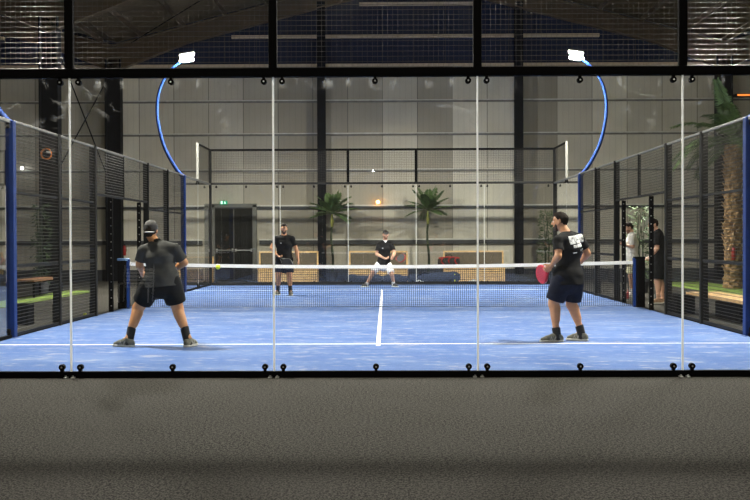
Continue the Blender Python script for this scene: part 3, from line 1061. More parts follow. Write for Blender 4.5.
# bag on the bench, mat and shoes on the floor behind the glass
def lump(mb, c, rx, ry, rz, seed=1, amp=.12, n=14, zmin=None, mi=0, pw=.75):
    rnd = random.Random(seed)
    ph = [rnd.uniform(0, 6.28) for _ in range(6)]
    vs = []
    fs = []
    for i in range(n + 1):
        th = PI * i / n
        for j in range(2 * n):
            a = PI * j / n
            sx, sy, sz = math.sin(th) * math.cos(a), math.sin(th) * math.sin(a), math.cos(th)
            f = lambda q: math.copysign(abs(q) ** pw, q)
            k = 1 + amp * (math.sin(3 * sx + 5 * sz + ph[0]) * .5 + math.sin(7 * sx - 4 * sy + ph[1]) * .3 + math.sin(9 * sz + 6 * sx + ph[2]) * .2)
            p = [c[0] + rx * f(sx) * k, c[1] + ry * f(sy) * k, c[2] + rz * f(sz) * k]
            if zmin is not None:
                p[2] = max(p[2], zmin)
            vs.append(p)
    for i in range(n):
        for j in range(2 * n):
            j2 = (j + 1) % (2 * n)
            fs.append((i * 2 * n + j, (i + 1) * 2 * n + j, (i + 1) * 2 * n + j2, i * 2 * n + j2))
    return mb.add(vs, fs, mi, True)


b0, b1 = at(437, 262, 21.95), at(461, 262, 21.95)
bxc = (b0.x + b1.x) / 2
t = thing('sports_bag', 'red and black sports bag on the left end of a pine bench', 'bag', (bxc, 21.95, .451))
lump(MB(), (bxc, 21.95, .62), .36, .17, .17, 3, .10, 16, .4515).build('bag_body', M_CAP, t)
m = MB()
for xx in (-.2, .02, .22):
    m.tube([(bxc + xx + .05 * math.sin(i), 21.95 - .185 * math.cos((i - 5) * .28) , .62 + .195 * math.sin((i - 5) * .30 + .4) + .0) for i in range(8)], .022, 6)
m.tube([(bxc - .33 + .66 * i / 9, 21.86, .755 + .03 * math.sin(PI * i / 9)) for i in range(10)], .025, 6)
m.build('red_trim', M_RED, t)
m = MB().tube([(bxc - .12, 21.93, .77), (bxc - .08, 21.93, .85), (bxc + .06, 21.93, .86), (bxc + .12, 21.93, .77)], .012, 6)
m.build('handle', M_BLACK, t)

a0, a1 = at(408, 277, 21.0), at(460, 277, 21.0)
t = thing('duffel_bag', 'long navy duffel bag lying on the floor behind the rear glass', 'bag', ((a0.x + a1.x) / 2, 21.0, 0))
m = MB()
nn = 22
pts, rr = [], []
for i in range(nn + 1):
    s = i / nn
    pts.append((a0.x + (a1.x - a0.x) * s, 21.0 + .03 * math.sin(9 * s), .172 - .02 * math.sin(5 * s)))
    rr.append((.10 + .075 * min(1, s * 3)) * (1 - .45 * max(0, (s - .92) / .08)) + .006 * math.sin(23 * s))
m.tube(pts, rr, 20)
for i, v in enumerate(m.v):
    m.v[i] = (v[0], v[1] + .006 * math.sin(v[0] * 40 + v[2] * 31), max(.002, v[2] + .006 * math.sin(v[0] * 33)))
m.build('bag_body', M_NAVY, t)
m = MB().tube([(a1.x - .17, 20.84 + .05 * math.sin(i * .5), .05 + .05 * i) for i in range(6)], .016, 6)
m.build('zip', M_BALL, t)
m = MB().tube([(a0.x + .2, 20.9, .20), (a0.x + .5, 20.88, .33), (a0.x + .9, 20.9, .24)], .014, 6)
m.build('carry_strap', M_BLACK, t)
m0, m1 = at(348, 277, 21.3), at(407, 277, 21.3)
m = MB()
m.tube([(m0.x + (m1.x - m0.x) * i / 14, 21.3, .135 + .02 * math.sin(i * 1.3)) for i in range(15)], [.12 + .014 * math.sin(i * 2.2) for i in range(15)], 16)
for i, v in enumerate(m.v):
    m.v[i] = (v[0], v[1], max(.002, v[2]))
tag(m.build('rolled_mat', M_NAVY), 'crumpled navy roll on the floor behind the player in white shorts', 'mat')
tag(MB().cbox(at(470, 280, 21.55).x, at(560, 280, 21.55).x, 22.35, 22.6, 0, .22, .02).build('low_kerb', M_PLINTH), 'low dark kerb on the floor right of the pine benches', 'kerb')

def loose_shoe(px, y, rz, label):
    p = at(px, 280, y)
    t = thing('trainer', label, 'shoe', (p.x, y, 0), 'white trainers on the floor')
    m = MB()
    lump(m, (0, 0, .045), .14, .048, .05, 2, .06, 10, .024)
    lump(m, (-.07, 0, .075), .06, .045, .055, 4, .05, 8, .03)
    o = m.build('upper', M_SHOEW, t)
    o.matrix_parent_inverse = Matrix()
    s = lump(MB(), (0, 0, .014), .15, .052, .014, 2, .02, 10, .001).build('sole', M_SOLE, t)
    s.matrix_parent_inverse = Matrix()
    t.rotation_euler.z = rz


loose_shoe(421, 20.55, .3, 'white trainer in front of the navy duffel bag')
loose_shoe(471.5, 20.9, 2.7, 'white trainer on the floor right of the duffel bag, left one of two')
loose_shoe(475.5, 20.75, .4, 'white trainer on the floor right of the duffel bag, right one of two')


def extinguisher(px, py, y, label, x=None):
    p = at(px, py, y)
    t = thing('fire_extinguisher', label, 'fire extinguisher', (p.x, y, p.z))
    k = .66
    z = p.z - .5 * k * .55

    def q(r_):
        return r_ * k
    MB().tube([(p.x, y, z), (p.x, y, z + q(.02)), (p.x, y, z + q(.42)), (p.x, y, z + q(.48)), (p.x, y, z + q(.5))], [q(.06), q(.075), q(.075), q(.045), q(.02)], 16).build('cylinder', M_RED, t)
    m = MB().box(p.x - .012, p.x + .012, y - q(.08), y + q(.02), z + q(.5), z + q(.525))
    m.tube([(p.x, y, z + q(.5)), (p.x, y, z + q(.55))], q(.016), 8)
    m.build('valve', M_BLACK, t)
    MB().box(p.x - .02, p.x + .02, y, y + .16, z + q(.3), z + q(.36)).build('bracket', M_DARK, t)
    MB().tube([(p.x + q(.02), y, z + q(.53)), (p.x + q(.1), y - .02, z + q(.45)), (p.x + q(.1), y - .02, z + q(.2))], q(.012), 6).build('hose', M_BLACK, t)
    return t


extinguisher(124.5, 250, 23.3, 'red fire extinguisher on the dark corner column, left of the exit')
extinguisher(733.5, 253, 16.75, 'red fire extinguisher hanging against the shaggy palm trunk')

# orange cable coil on the left column
p = at(46.5, 154, 16.98)
m = MB()
for k in range(4):
    R_ = .135 + .006 * math.sin(k * 2.2)
    m.tube([(p.x + R_ * math.cos(2 * PI * i / 28), 17.0 - .02 * k, p.z + R_ * math.sin(2 * PI * i / 28)) for i in range(29)], .014, 6, caps=False)
t = thing('cable_coil', 'coiled orange cable hung on the dark left column', 'cable', (p.x, 16.95, p.z))
m.build('coil', M_ORANGE, t)
MB().box(p.x + .02, p.x + .12, 16.9, 16.98, p.z + .02, p.z + .07).build('plug', M_WHITE, t)
MB().tube([(p.x, 16.9, p.z + .13), (p.x, 17.06, p.z + .13)], .012, 6).build('hook', M_DARK, t)

# grass strips and timber benches beside the court
o = MB().box(8.15, 9.9, 9.0, 21.5, 0, .015).build('grass_strip', M_GRASS)
tag(o, 'bright green artificial grass strip along the right of the hall', 'grass strip')
o = MB().box(-8.4, -7.6, 4.0, 17.0, 0, .015).build('grass_strip', M_GRASS)
tag(o, 'dull green artificial grass strip on the left between the dark columns', 'grass strip')


def plank_bench(x0, x1, y0, y1, h, label, legm=M_BLACK, top=M_WOOD, group=None):
    t = thing('plank_bench', label, 'bench', ((x0 + x1) / 2, (y0 + y1) / 2, 0), group)
    w = (x1 - x0)
    m = MB()
    n = 3
    for i in range(n):
        m.cbox(x0 + w * i / n + .006, x0 + w * (i + 1) / n - .006, y0, y1, h - .045, h, .006)
    m.build('seat', top, t)
    for y in (y0 + .15, y1 - .2):
        for x in (x0 + .04, x1 - .09):
            MB().cbox(x, x + .05, y, y + .05, 0, h - .046, .004).build('leg', legm, t)
        MB().cbox(x0 + .09, x1 - .09, y + .005, y + .045, h - .09, h - .046, .004).build('cross_bar', legm, t)


plank_bench(-8.55, -8.0, 13.4, 15.4, .44, 'brown timber bench with black legs on the left behind the fence', top=M_WOODD)
plank_bench(5.55, 6.15, 5.4, 8.6, .38, 'pine timber bench with black legs just outside the right fence')
bx_ = MB().cbox(5.7, 6.1, 6.2, 7.4, 0.001, .28, .01).build('storage_box', M_BLACK)
tag(bx_, 'low black box under the pine bench outside the right fence', 'box')
bx_ = MB().cbox(7.0, 9.6, 21.3, 21.7, 0, .42, .02).build('planter_box', M_PLINTH)
tag(bx_, 'long dark low planter box in front of the back wall at right', 'planter')
# dark stool cubes seen through the fence
for x, y, lab in ((-5.75, 6.3, 'small black box outside the left fence near its second post'), (5.45, 8.35, 'small black box outside the right fence beside a post')):
    m = MB().cbox(x - .16, x + .16, y - .14, y + .14, 0, .34, .012)
    tag(m.build('storage_box', M_BLACK), lab, 'box')

# chairs standing behind the camera: the front glass mirrors them
def slat_chair(x, y, rz, label, top=M_CUSH):
    t = thing('slatted_chair', label, 'chair', (x, y, 0))
    t.rotation_euler.z = rz
    def part(m, nm, mt):
        o = m.build(nm, mt, t)
        o.matrix_parent_inverse = Matrix()
    m = MB()
    for i in range(6):
        m.cbox(-.3, .3, .2 + .02 * i, .225 + .02 * i, .30 + .075 * i, .35 + .075 * i, .004)
    part(m, 'backrest', M_SHIRTW)
    for sx in (-.32, .32):
        part(MB().bar((sx, .18, .0), (sx, .34, .8), .03), 'back_leg', M_WHITE)
        part(MB().bar((sx, -.25, .0), (sx, -.2, .42), .03), 'front_leg', M_WHITE)
    m = MB()
    for i in range(5):
        m.cbox(-.3, .3, -.24 + .09 * i, -.165 + .09 * i, .40, .425, .004)
    part(m, 'seat', M_SHIRTW)


slat_chair(-5.35, -12.2, PI, 'pale slatted chair mirrored in the front glass at left')

# balls
pb = at(218, 267, 4.0)
o = MB().ball((0, 0, 0), .033, n=14).build('padel_ball', M_BALL)
o.location = pb
tag(o, 'yellow padel ball in flight at the height of the net tape', 'ball')
o = MB().ball((0, 0, 0), .033, n=14).build('padel_ball', M_BALL)
pb = at(85, 314, 8.0)
o.location = (pb.x, 8.0, .033)
tag(o, 'yellow padel ball lying outside the left fence', 'ball')

# ------------------------------------------------------------------ people: smooth distance fields meshed into one surface
def smin(a, b, k):
    h = np.clip(.5 + .5 * (b - a) / k, 0, 1)
    return b + (a - b) * h - k * h * (1 - h)


class SDF:
    def __init__(s, lo, hi, h):
        s.lo = np.array(lo, float)
        s.h = h
        s.n = np.ceil((np.array(hi) - s.lo) / h).astype(int) + 1
        s.ax = [s.lo[i] + h * np.arange(s.n[i]) for i in range(3)]
        s.d = np.full(tuple(s.n), .2, np.float32)

    def region(s, lo, hi):
        sl = []
        for i in range(3):
            a = int(max(0, math.floor((lo[i] - s.lo[i]) / s.h)))
            b = int(min(s.n[i], math.ceil((hi[i] - s.lo[i]) / s.h) + 1))
            if b <= a:
                return None
            sl.append(slice(a, b))
        return tuple(sl)

    def pts(s, sl):
        return (s.ax[0][sl[0]][:, None, None], s.ax[1][sl[1]][None, :, None], s.ax[2][sl[2]][None, None, :])

    def put(s, sl, d, k, sub=False):
        if sub:
            s.d[sl] = -smin(-s.d[sl], d, k)
        else:
            s.d[sl] = smin(s.d[sl], d, k)

    def cap(s, a, b, ra, rb=None, k=.015, sub=False):
        rb = ra if rb is None else rb
        a, b = np.array(a, float), np.array(b, float)
        m = max(ra, rb) + k + 4 * s.h + .01
        sl = s.region(np.minimum(a, b) - m, np.maximum(a, b) + m)
        if sl is None:
            return s
        X, Y, Z = s.pts(sl)
        ab = b - a
        L2 = max(1e-9, ab @ ab)
        t = np.clip(((X - a[0]) * ab[0] + (Y - a[1]) * ab[1] + (Z - a[2]) * ab[2]) / L2, 0, 1)
        d = np.sqrt((X - a[0] - t * ab[0]) ** 2 + (Y - a[1] - t * ab[1]) ** 2 + (Z - a[2] - t * ab[2]) ** 2) - (ra + (rb - ra) * t)
        s.put(sl, d, k, sub)
        return s

    def ell(s, c, axes, radii, k=.015, sub=False):
        c = np.array(c, float)
        m = max(radii) + k + 4 * s.h + .01
        sl = s.region(c - m, c + m)
        if sl is None:
            return s
        X, Y, Z = s.pts(sl)
        q = 0
        for a, r in zip(axes, radii):
            a = np.array(a, float)
            q = q + (((X - c[0]) * a[0] + (Y - c[1]) * a[1] + (Z - c[2]) * a[2]) / r) ** 2
        s.put(sl, (np.sqrt(q) - 1) * min(radii), k, sub)
        return s

    def tube(s, secs, k=.02):
        """secs: (centre, side vector, rx, ry): elliptical sections joined in order"""
        for (a, sa, ax_, ay_), (b, sb, bx_, by_) in zip(secs[:-1], secs[1:]):
            a, b = np.array(a, float), np.array(b, float)
            m = max(ax_, bx_, ay_, by_) + k + 4 * s.h + .01
            sl = s.region(np.minimum(a, b) - m, np.maximum(a, b) + m)
            if sl is None:
                continue
            X, Y, Z = s.pts(sl)
            ab = b - a
            L = math.sqrt(ab @ ab)
            w = ab / L
            t = np.clip(((X - a[0]) * w[0] + (Y - a[1]) * w[1] + (Z - a[2]) * w[2]) / L, 0, 1)
            side = (np.array(sa, float) + np.array(sb, float)) / 2
            side = side - w * (side @ w)
            side /= np.linalg.norm(side)
            fw = np.cross(w, side)
            qx, qy, qz = X - a[0] - t * ab[0], Y - a[1] - t * ab[1], Z - a[2] - t * ab[2]
            u = qx * side[0] + qy * side[1] + qz * side[2]
            v = qx * fw[0] + qy * fw[1] + qz * fw[2]
            ww = qx * w[0] + qy * w[1] + qz * w[2]
            rx = ax_ + (bx_ - ax_) * t
            ry = ay_ + (by_ - ay_) * t
            rm = np.minimum(rx, ry)
            d = (np.sqrt((u / rx) ** 2 + (v / ry) ** 2 + (ww / rm) ** 2) - 1) * rm
            s.put(sl, d, k)
        return s

    def plane(s, p, n):
        """keep the side n points away from"""
        n = np.array(n, float)
        n /= np.linalg.norm(n)
        X, Y, Z = s.pts((slice(None),) * 3)
        s.d = np.maximum(s.d, ((X - p[0]) * n[0] + (Y - p[1]) * n[1] + (Z - p[2]) * n[2]).astype(np.float32))
        return s

    def wrinkle(s, amp, f=34.0, ph=0.0):
        X, Y, Z = s.pts((slice(None),) * 3)
        w = np.sin(f * X + .6 * f * Z + 2 * np.sin(.37 * f * Z + ph)) * np.sin(.8 * f * Y - .45 * f * Z + ph) + .6 * np.sin(.55 * f * (X - Z) + ph * 2 + 1.5 * np.sin(.3 * f * X))
        s.d = (s.d + amp * w).astype(np.float32)
        return s

    def mesh(s, name, m, parent=None, origin=(0, 0, 0)):
        d = s.d
        d[0], d[-1], d[:, 0], d[:, -1], d[:, :, 0], d[:, :, -1] = (.05,) * 6
        ins = d < 0
        nx, ny, nz = ins.shape
        c = np.zeros((nx - 1, ny - 1, nz - 1), np.uint8)
        for i in (0, 1):
            for j in (0, 1):
                for k in (0, 1):
                    c += ins[i:nx - 1 + i, j:ny - 1 + j, k:nz - 1 + k]
        act = (c > 0) & (c < 8)
        I, J, K = np.nonzero(act)
        idx = np.full(act.shape, -1, np.int32)
        idx[I, J, K] = np.arange(len(I))
        acc = np.zeros((len(I), 3))
        cnt = np.zeros(len(I))
        for axis in range(3):
            o1, o2 = [a for a in range(3) if a != axis]
            for a in (0, 1):
                for b in (0, 1):
                    off = [0, 0, 0]
                    off[o1] = a
                    off[o2] = b
                    e = list(off)
                    e[axis] = 1
                    v0 = d[I + off[0], J + off[1], K + off[2]].astype(float)
                    v1 = d[I + e[0], J + e[1], K + e[2]].astype(float)
                    cr = (v0 < 0) != (v1 < 0)
                    t = np.where(cr, v0 / np.where(cr, v0 - v1, 1), 0)
                    p = np.tile(np.array(off, float), (len(I), 1))
                    p[:, axis] = t
                    acc += p * cr[:, None]
                    cnt += cr
        P = (acc / cnt[:, None] + np.stack([I, J, K], 1)) * s.h + s.lo - np.array(origin)
        faces = []
        for axis in range(3):
            o1, o2 = [(1, 2), (2, 0), (0, 1)][axis]
            a0 = [slice(None)] * 3
            a1 = [slice(None)] * 3
            a0[axis] = slice(0, -1)
            a1[axis] = slice(1, None)
            s0, s1 = ins[tuple(a0)], ins[tuple(a1)]
            E = np.stack(np.nonzero(s0 != s1), 1)
            E = E[(E[:, o1] > 0) & (E[:, o2] > 0)]
            flip = s1[E[:, 0], E[:, 1], E[:, 2]]

            def ci(da, db):
                q = E.copy()
                q[:, o1] -= da
                q[:, o2] -= db
                ok = np.minimum(q, np.array(act.shape) - 1)
                return idx[ok[:, 0], ok[:, 1], ok[:, 2]]
            Q = np.stack([ci(1, 1), ci(0, 1), ci(0, 0), ci(1, 0)], 1)
            Q[flip] = Q[flip][:, ::-1]
            faces.append(Q[(Q >= 0).all(1)])
        FQ = np.concatenate(faces)
        me = bpy.data.meshes.new(name)
        me.vertices.add(len(P))
        me.vertices.foreach_set('co', P.astype(np.float32).ravel())
        me.loops.add(len(FQ) * 4)
        me.loops.foreach_set('vertex_index', FQ.astype(np.int32).ravel())
        me.polygons.add(len(FQ))
        me.polygons.foreach_set('loop_start', np.arange(0, len(FQ) * 4, 4, dtype=np.int32))
        me.polygons.foreach_set('use_smooth', np.ones(len(FQ), bool))
        me.update(calc_edges=True)
        me.validate()
        me.materials.append(m)
        o = bpy.data.objects.new(name, me)
        if parent is not None:
            o.parent = parent
        else:
            o.location = origin
        col.objects.link(o)
        return o


def npv(v):
    return np.array(v, float)


def unit(v):
    v = npv(v)
    return v / np.linalg.norm(v)


def lerp(a, b, t):
    return npv(a) + (npv(b) - npv(a)) * t


def hand(S, w, d, pn, curl, thumb, k=.006, sc_=1.0, splay=.10):
    """palm, four fingers and a thumb; d along the hand, pn out of the palm, thumb = +-1 side"""
    d = unit(d)
    pn = npv(pn)
    pn = unit(pn - d * (pn @ d))
    lat = np.cross(d, pn) * thumb
    S.tube([(w, lat, .027, .019), (w + d * .045 * sc_, lat, .040, .017), (w + d * .088 * sc_, lat, .042, .013)], .012)
    for o, L, r in ((.0325, .074, .0085), (.011, .084, .0088), (-.0115, .078, .0085), (-.0325, .060, .0078)):
        p = w + d * (.088 if abs(o) < .02 else .082) * sc_ + lat * o
        f = unit(d + lat * (o / .033) * splay)
        ang = 0
        for fr_, rr in ((.45, 1.0), (.30, .95), (.25, .88)):
            ang += curl
            dir_ = unit(f * math.cos(ang) + pn * math.sin(ang))
            q = p + dir_ * L * fr_ * sc_
            S.cap(p, q, r * rr, r * rr * .95, k)
            p = q
    b = w + d * .02 * sc_ + lat * .03
    d1 = unit(d * .62 + lat * .62 + pn * .45)
    q = b + d1 * .05 * sc_
    S.cap(b, q, .015, .011, .01)
    d2 = unit(d * .85 + lat * .15 + pn * (.3 + curl * .3))
    S.cap(q, q + d2 * .036 * sc_, .0105, .009, k)


def person(name, label, y, J, head_f, skin, h=.006, hair=None, cap=None, beard=False, shirt=None, shorts=None,
           sock=None, shoe=None, toes=None, hands=None, shorts_len=.86, sleeve=.62, print_=None, hem=.10, loose=1.0,
           sock_len=.2, collar=None, head_up=(0, 0, 1), logo=False, group=None, bulk=1.0, legs=1.0, shoe_stripe=None):
    """J: joints as (pixel x, pixel y, depth offset) at depth y; LS means the shoulder at the left of the picture"""
    W = {k: npv(at(v[0], v[1], y + v[2])) for k, v in J.items()}
    pts = np.array(list(W.values()))
    lo, hi = pts.min(0) - .26, pts.max(0) + .26
    lo[2] = -.02
    origin = npv((W['LH'][0] * .5 + W['RH'][0] * .5, W['LH'][1] * .5 + W['RH'][1] * .5, 0.012))
    hips = (W['LH'] + W['RH']) / 2
    shm = (W['LS'] + W['RS']) / 2
    spine = unit(shm - hips)
    hs, ss = unit(W['RH'] - W['LH']), unit(W['RS'] - W['LS'])
    f = unit(head_f)
    u = npv(head_up)
    u = unit(u - f * (f @ u))
    s = np.cross(f, u)
    H = W['HD']
    B = bulk
    Lt = np.linalg.norm(shm - hips)

    def torso(S, g=0.0, lowcut=False):
        tw = lambda t: unit(hs * (1 - t) + ss * t)
        S.tube([(hips - spine * .05, hs, .150 * B + g, .105 * B + g), (hips + spine * .07, tw(.1), .152 * B + g, .105 * B + g),
                (hips + spine * Lt * .42, tw(.4), .140 * B + g, .098 * B + g), (hips + spine * Lt * .75, tw(.8), .165 * B + g, .115 * B + g),
                (hips + spine * Lt * .97, ss, .135 * B + g, .082 * B + g)], .03)
        for k_ in ('LS', 'RS'):
            S.cap(shm - spine * .02, W[k_] - spine * .015, .066 + g, .054 * B + g, .03)
            nk = shm + (H - shm) * .42
            S.cap(nk - (H - shm) * .12, lerp(shm, W[k_], .7) + spine * .012, .042 + g, .045 + g, .025)
        return S

    S = SDF(lo, hi, h)
    torso(S)
    # neck and head
    S.cap(shm + spine * .01, H - u * .07 - f * .015, .062, .056, .025)
    ax = (s, f, u)
    S.ell(H + u * .005 - f * .008, ax, (.075, .096, .100), .01)
    S.ell(H + f * .022 - u * .045, ax, (.060, .070, .082), .02)
    S.cap(H + f * .058 - u * .108 - s * .012, H + f * .058 - u * .108 + s * .012, .024, .024, .02)
    S.cap(H + f * .088 - u * .0, H + f * .108 - u * .034, .009, .014, .01)
    for e in (-1, 1):
        S.cap(H + f * .082 + s * e * .02 + u * .018, H + f * .072 + s * e * .048 + u * .016, .011, .010, .012)
        S.ell(H + f * .094 + s * e * .033 - u * .006, ax, (.017, .012, .012), .008, True)
        S.ell(H + s * e * .077 - f * .008 - u * .015, (s, unit(f + u * .25), unit(u - f * .25)), (.010, .020, .032), .006)
    S.cap(H + f * .085 - u * .068 - s * .018, H + f * .085 - u * .068 + s * .018, .010, .010, .008)
    # arms
    for a in 'LR':
        sh, el, wr = W[a + 'S'], W[a + 'E'], W[a + 'W']
        S.cap(sh, el, .054 * B, .041 * B, .02)
        S.cap(lerp(sh, el, .35), lerp(sh, el, .6), .049 * B, .046 * B, .02)
        S.cap(el, wr, .040 * B, .027, .015)
        S.cap(lerp(el, wr, .12), lerp(el, wr, .42), .043 * B, .038 * B, .02)
        hd_ = hands[a]
        hand(S, wr, hd_[0] if hd_[0] is not None else wr - el, hd_[1], hd_[2], hd_[3])
    # legs
    B0 = B
    B = B * legs
    for a in 'LR':
        hp, kn, an = W[a + 'H'], W[a + 'K'], W[a + 'A']
        S.cap(hp, kn, .088 * B, .056 * B, .03)
        S.cap(lerp(hp, kn, .25), lerp(hp, kn, .6), .084 * B, .070 * B, .03)
        S.cap(kn, an, .051 * B, .034, .02)
        toe = unit(toes[a])
        S.cap(lerp(kn, an, .16) - toe * .014, lerp(kn, an, .5) - toe * .012, .054 * B, .042 * B, .025)
        S.cap(kn + toe * .012 - npv((0, 0, .01)), kn + toe * .010 + npv((0, 0, .02)), .047 * B, .047 * B, .02)
        S.cap(an, npv((an[0], an[1], .06)) + toe * .12, .036, .026, .02)
        S.cap(npv((an[0], an[1], .06)) - toe * .035, npv((an[0], an[1], .055)) + toe * .06, .034, .032, .02)
    B = B0
    for e in (-1, 1):
        S.ell(hips - spine * .02 + hs * e * .07 - np.cross(hs, spine) * -.0 + (unit(np.cross(spine, hs)) * 0.03), np.eye(3), (.085 * B, .085 * B, .09), .03)
    body = S.mesh(name, skin, None, origin)
    tag(body, label, 'person', group)

    def sub(lo_, hi_, hh=h):
        return SDF(np.array(lo_), np.array(hi_), hh)

    def child(S_, nm, m, lab=None):
        o = S_.mesh(nm, m, body, origin)
        if lab:
            o['label'] = lab
        return o
    # shirt
    if shirt:
        aw = [W[k_] for k_ in ('LS', 'RS', 'LE', 'RE', 'LH', 'RH')]
        S = sub(np.min(aw, 0) - .2, np.max(aw, 0) + .25)
        g = .014 * loose
        torso(S, g)
        hemc = hips - spine * hem
        hw = 1 + (legs - 1) * .75
        S.tube([(hemc, hs, .182 * B * hw * (.95 + .05 * loose), .150 * B * hw), (hips + spine * .06, hs, .174 * B * hw, .138 * B * hw), (hips + spine * .16, hs, .160 * B, .120 * B)], .03)
        for a in 'LR':
            sh, el = W[a + 'S'], W[a + 'E']
            e2 = lerp(sh, el, sleeve)
            S.cap(lerp(sh, el, .02) - spine * .006, lerp(sh, el, sleeve + .15), .062 * B, .062 * B + .005 * loose, .025)
        S.wrinkle(.0035 * loose, 30, y)
        # cut sleeves only around each arm
        for a in 'LR':
            sh, el = W[a + 'S'], W[a + 'E']
            dn = unit(el - sh)
            e2 = lerp(sh, el, sleeve)
            sl = S.region(e2 + dn * .06 - .13, e2 + dn * .06 + .13)
            X, Y, Z = S.pts(sl)
            pl = (X - e2[0]) * dn[0] + (Y - e2[1]) * dn[1] + (Z - e2[2]) * dn[2]
            # distance from the arm axis: only the sleeve is trimmed
            rad = np.sqrt(np.maximum(0, (X - e2[0]) ** 2 + (Y - e2[1]) ** 2 + (Z - e2[2]) ** 2 - pl ** 2))
            # keep what belongs to the trunk
            tr = sub(np.min(aw, 0) - .2, np.max(aw, 0) + .25)
            tr.lo, tr.n, tr.ax = S.lo, S.n, S.ax
            tr.d = np.full(tuple(S.n), .2, np.float32)
            torso(tr, g)
            tr.tube([(hemc, hs, .182 * B * hw * (.95 + .05 * loose), .150 * B * hw), (hips + spine * .06, hs, .174 * B * hw, .138 * B * hw), (hips + spine * .16, hs, .160 * B, .120 * B)], .03)
            S.d[sl] = np.maximum(S.d[sl], np.minimum(pl, tr.d[sl]))
        S.plane(hemc, -spine)
        # neck opening
        nb = shm + (H - shm) * .30
        S.cap(nb + (H - shm) * .06, nb + (H - shm) * .5, .064, .075, .008, True)
        so = child(S, 'shirt', shirt)
        if print_ or logo:
            P_ = SDF(S.lo, S.lo + h, h)
            P_.lo, P_.n, P_.ax = S.lo, S.n, S.ax
            keep = S.d - .005
            X, Y, Z = P_.pts((slice(None),) * 3)
            bn = unit(np.cross(ss, spine))          # front or back normal, pointing to the camera
            if bn[1] > 0:
                bn = -bn
            rel = [X - shm[0], Y - shm[1], Z - shm[2]]
            U = rel[0] * ss[0] + rel[1] * ss[1] + rel[2] * ss[2]
            T = (rel[0] * spine[0] + rel[1] * spine[1] + rel[2] * spine[2]) / (1.18 if print_ else 1)
            U = U / (1.15 if print_ else 1)
            if print_:
                T = T - .13 * U
            N_ = rel[0] * bn[0] + rel[1] * bn[1] + rel[2] * bn[2]
            rects, notches = [], []
            if print_:
                x = -.075
                for i in range(7):
                    w_ = [.030, .034, .026, .034, .030, .034, .028][i]
                    rects.append((x, x + w_, -.055, .035))
                    nx = x + w_ * (.5 if i % 2 else .62)
                    notches += [(nx - .005, nx + .005, (-.03, .002, -.055)[i % 3], (-.012, .018, -.03)[i % 3])]
                    x += w_ + .004
                x = -.04
                for i in range(6):
                    rects.append((x, x + .022, -.098, -.064))
                    notches.append((x + .008, x + .014, -.09 + .012 * (i % 2), -.080 + .012 * (i % 2)))
                    x += .027
                rects += [(-.05, .01, -.155, -.146), (.065, .077, -.145, -.122), (.125, .137, -.14, -.12)]
            if logo:
                rects += [(-.085, -.05, -.12, -.10)]
            reg = np.full(S.d.shape, .1, np.float32)
            for (u0, u1, t0, t1) in rects:
                q = np.maximum(np.abs(U - (u0 + u1) / 2) - (u1 - u0) / 2, np.abs(T - (t0 + t1) / 2) - (t1 - t0) / 2)
                reg = np.minimum(reg, q)
            for (u0, u1, t0, t1) in notches:
                q = np.maximum(np.abs(U - (u0 + u1) / 2) - (u1 - u0) / 2, np.abs(T - (t0 + t1) / 2) - (t1 - t0) / 2)
                reg = np.maximum(reg, -q)
            P_.d = np.maximum(np.maximum(keep, reg), -N_).astype(np.float32)
            po = P_.mesh('shirt_print', M_WHITE, so, origin)
        if collar:
            S2 = sub(nb - .12, nb + .14, min(h, .006))
            nd = unit(H - shm)
            S2.cap(nb - nd * .035, nb + nd * .012, .074, .066, .01)
            S2.cap(nb - nd * .02, nb + nd * .1, .058, .06, .004, True)
            child(S2, 'collar', collar)
    # shorts
    if shorts:
        aw = [W[k_] for k_ in ('LH', 'RH', 'LK', 'RK')] + [hips + spine * .2]
        S = sub(np.min(aw, 0) - .2, np.max(aw, 0) + .2)
        g = .012 * loose
        S.tube([(hips - spine * .07, hs, .160 * B + g, .118 * B + g), (hips + spine * .05, hs, .155 * B, .112 * B), (hips + spine * .15, hs, .150 * B, .108 * B)], .03)
        for a in 'LR':
            hp, kn = W[a + 'H'], W[a + 'K']
            S.cap(hp, lerp(hp, kn, shorts_len + .12), .100 * B * legs, (.076 + .020 * loose) * B * legs, .03)
            S.cap(lerp(hp, kn, .2), lerp(hp, kn, .65), .098 * B * legs, .090 * B * legs, .03)
        S.wrinkle(.0035 * loose, 26, y + 2)
        for a in 'LR':
            hp, kn = W[a + 'H'], W[a + 'K']
            dn = unit(kn - hp)
            e2 = lerp(hp, kn, shorts_len)
            sl = S.region(e2 + dn * .06 - .15, e2 + dn * .06 + .15)
            X, Y, Z = S.pts(sl)
            pl = (X - e2[0]) * dn[0] + (Y - e2[1]) * dn[1] + (Z - e2[2]) * dn[2]
            other = 'R' if a == 'L' else 'L'
            ho, ko = W[other + 'H'], W[other + 'K']
            ab = ko - ho
            t_ = np.clip(((X - ho[0]) * ab[0] + (Y - ho[1]) * ab[1] + (Z - ho[2]) * ab[2]) / (ab @ ab), 0, 1)
            dot_ = np.sqrt((X - ho[0] - t_ * ab[0]) ** 2 + (Y - ho[1] - t_ * ab[1]) ** 2 + (Z - ho[2] - t_ * ab[2]) ** 2)
            ab2 = kn - hp
            t2 = np.clip(((X - hp[0]) * ab2[0] + (Y - hp[1]) * ab2[1] + (Z - hp[2]) * ab2[2]) / (ab2 @ ab2), 0, 1.3)
            dme = np.sqrt((X - hp[0] - t2 * ab2[0]) ** 2 + (Y - hp[1] - t2 * ab2[1]) ** 2 + (Z - hp[2] - t2 * ab2[2]) ** 2)
            S.d[sl] = np.where(dme < dot_, np.maximum(S.d[sl], pl), S.d[sl])
        S.plane(hips + spine * .12, spine)
        child(S, 'shorts', shorts)
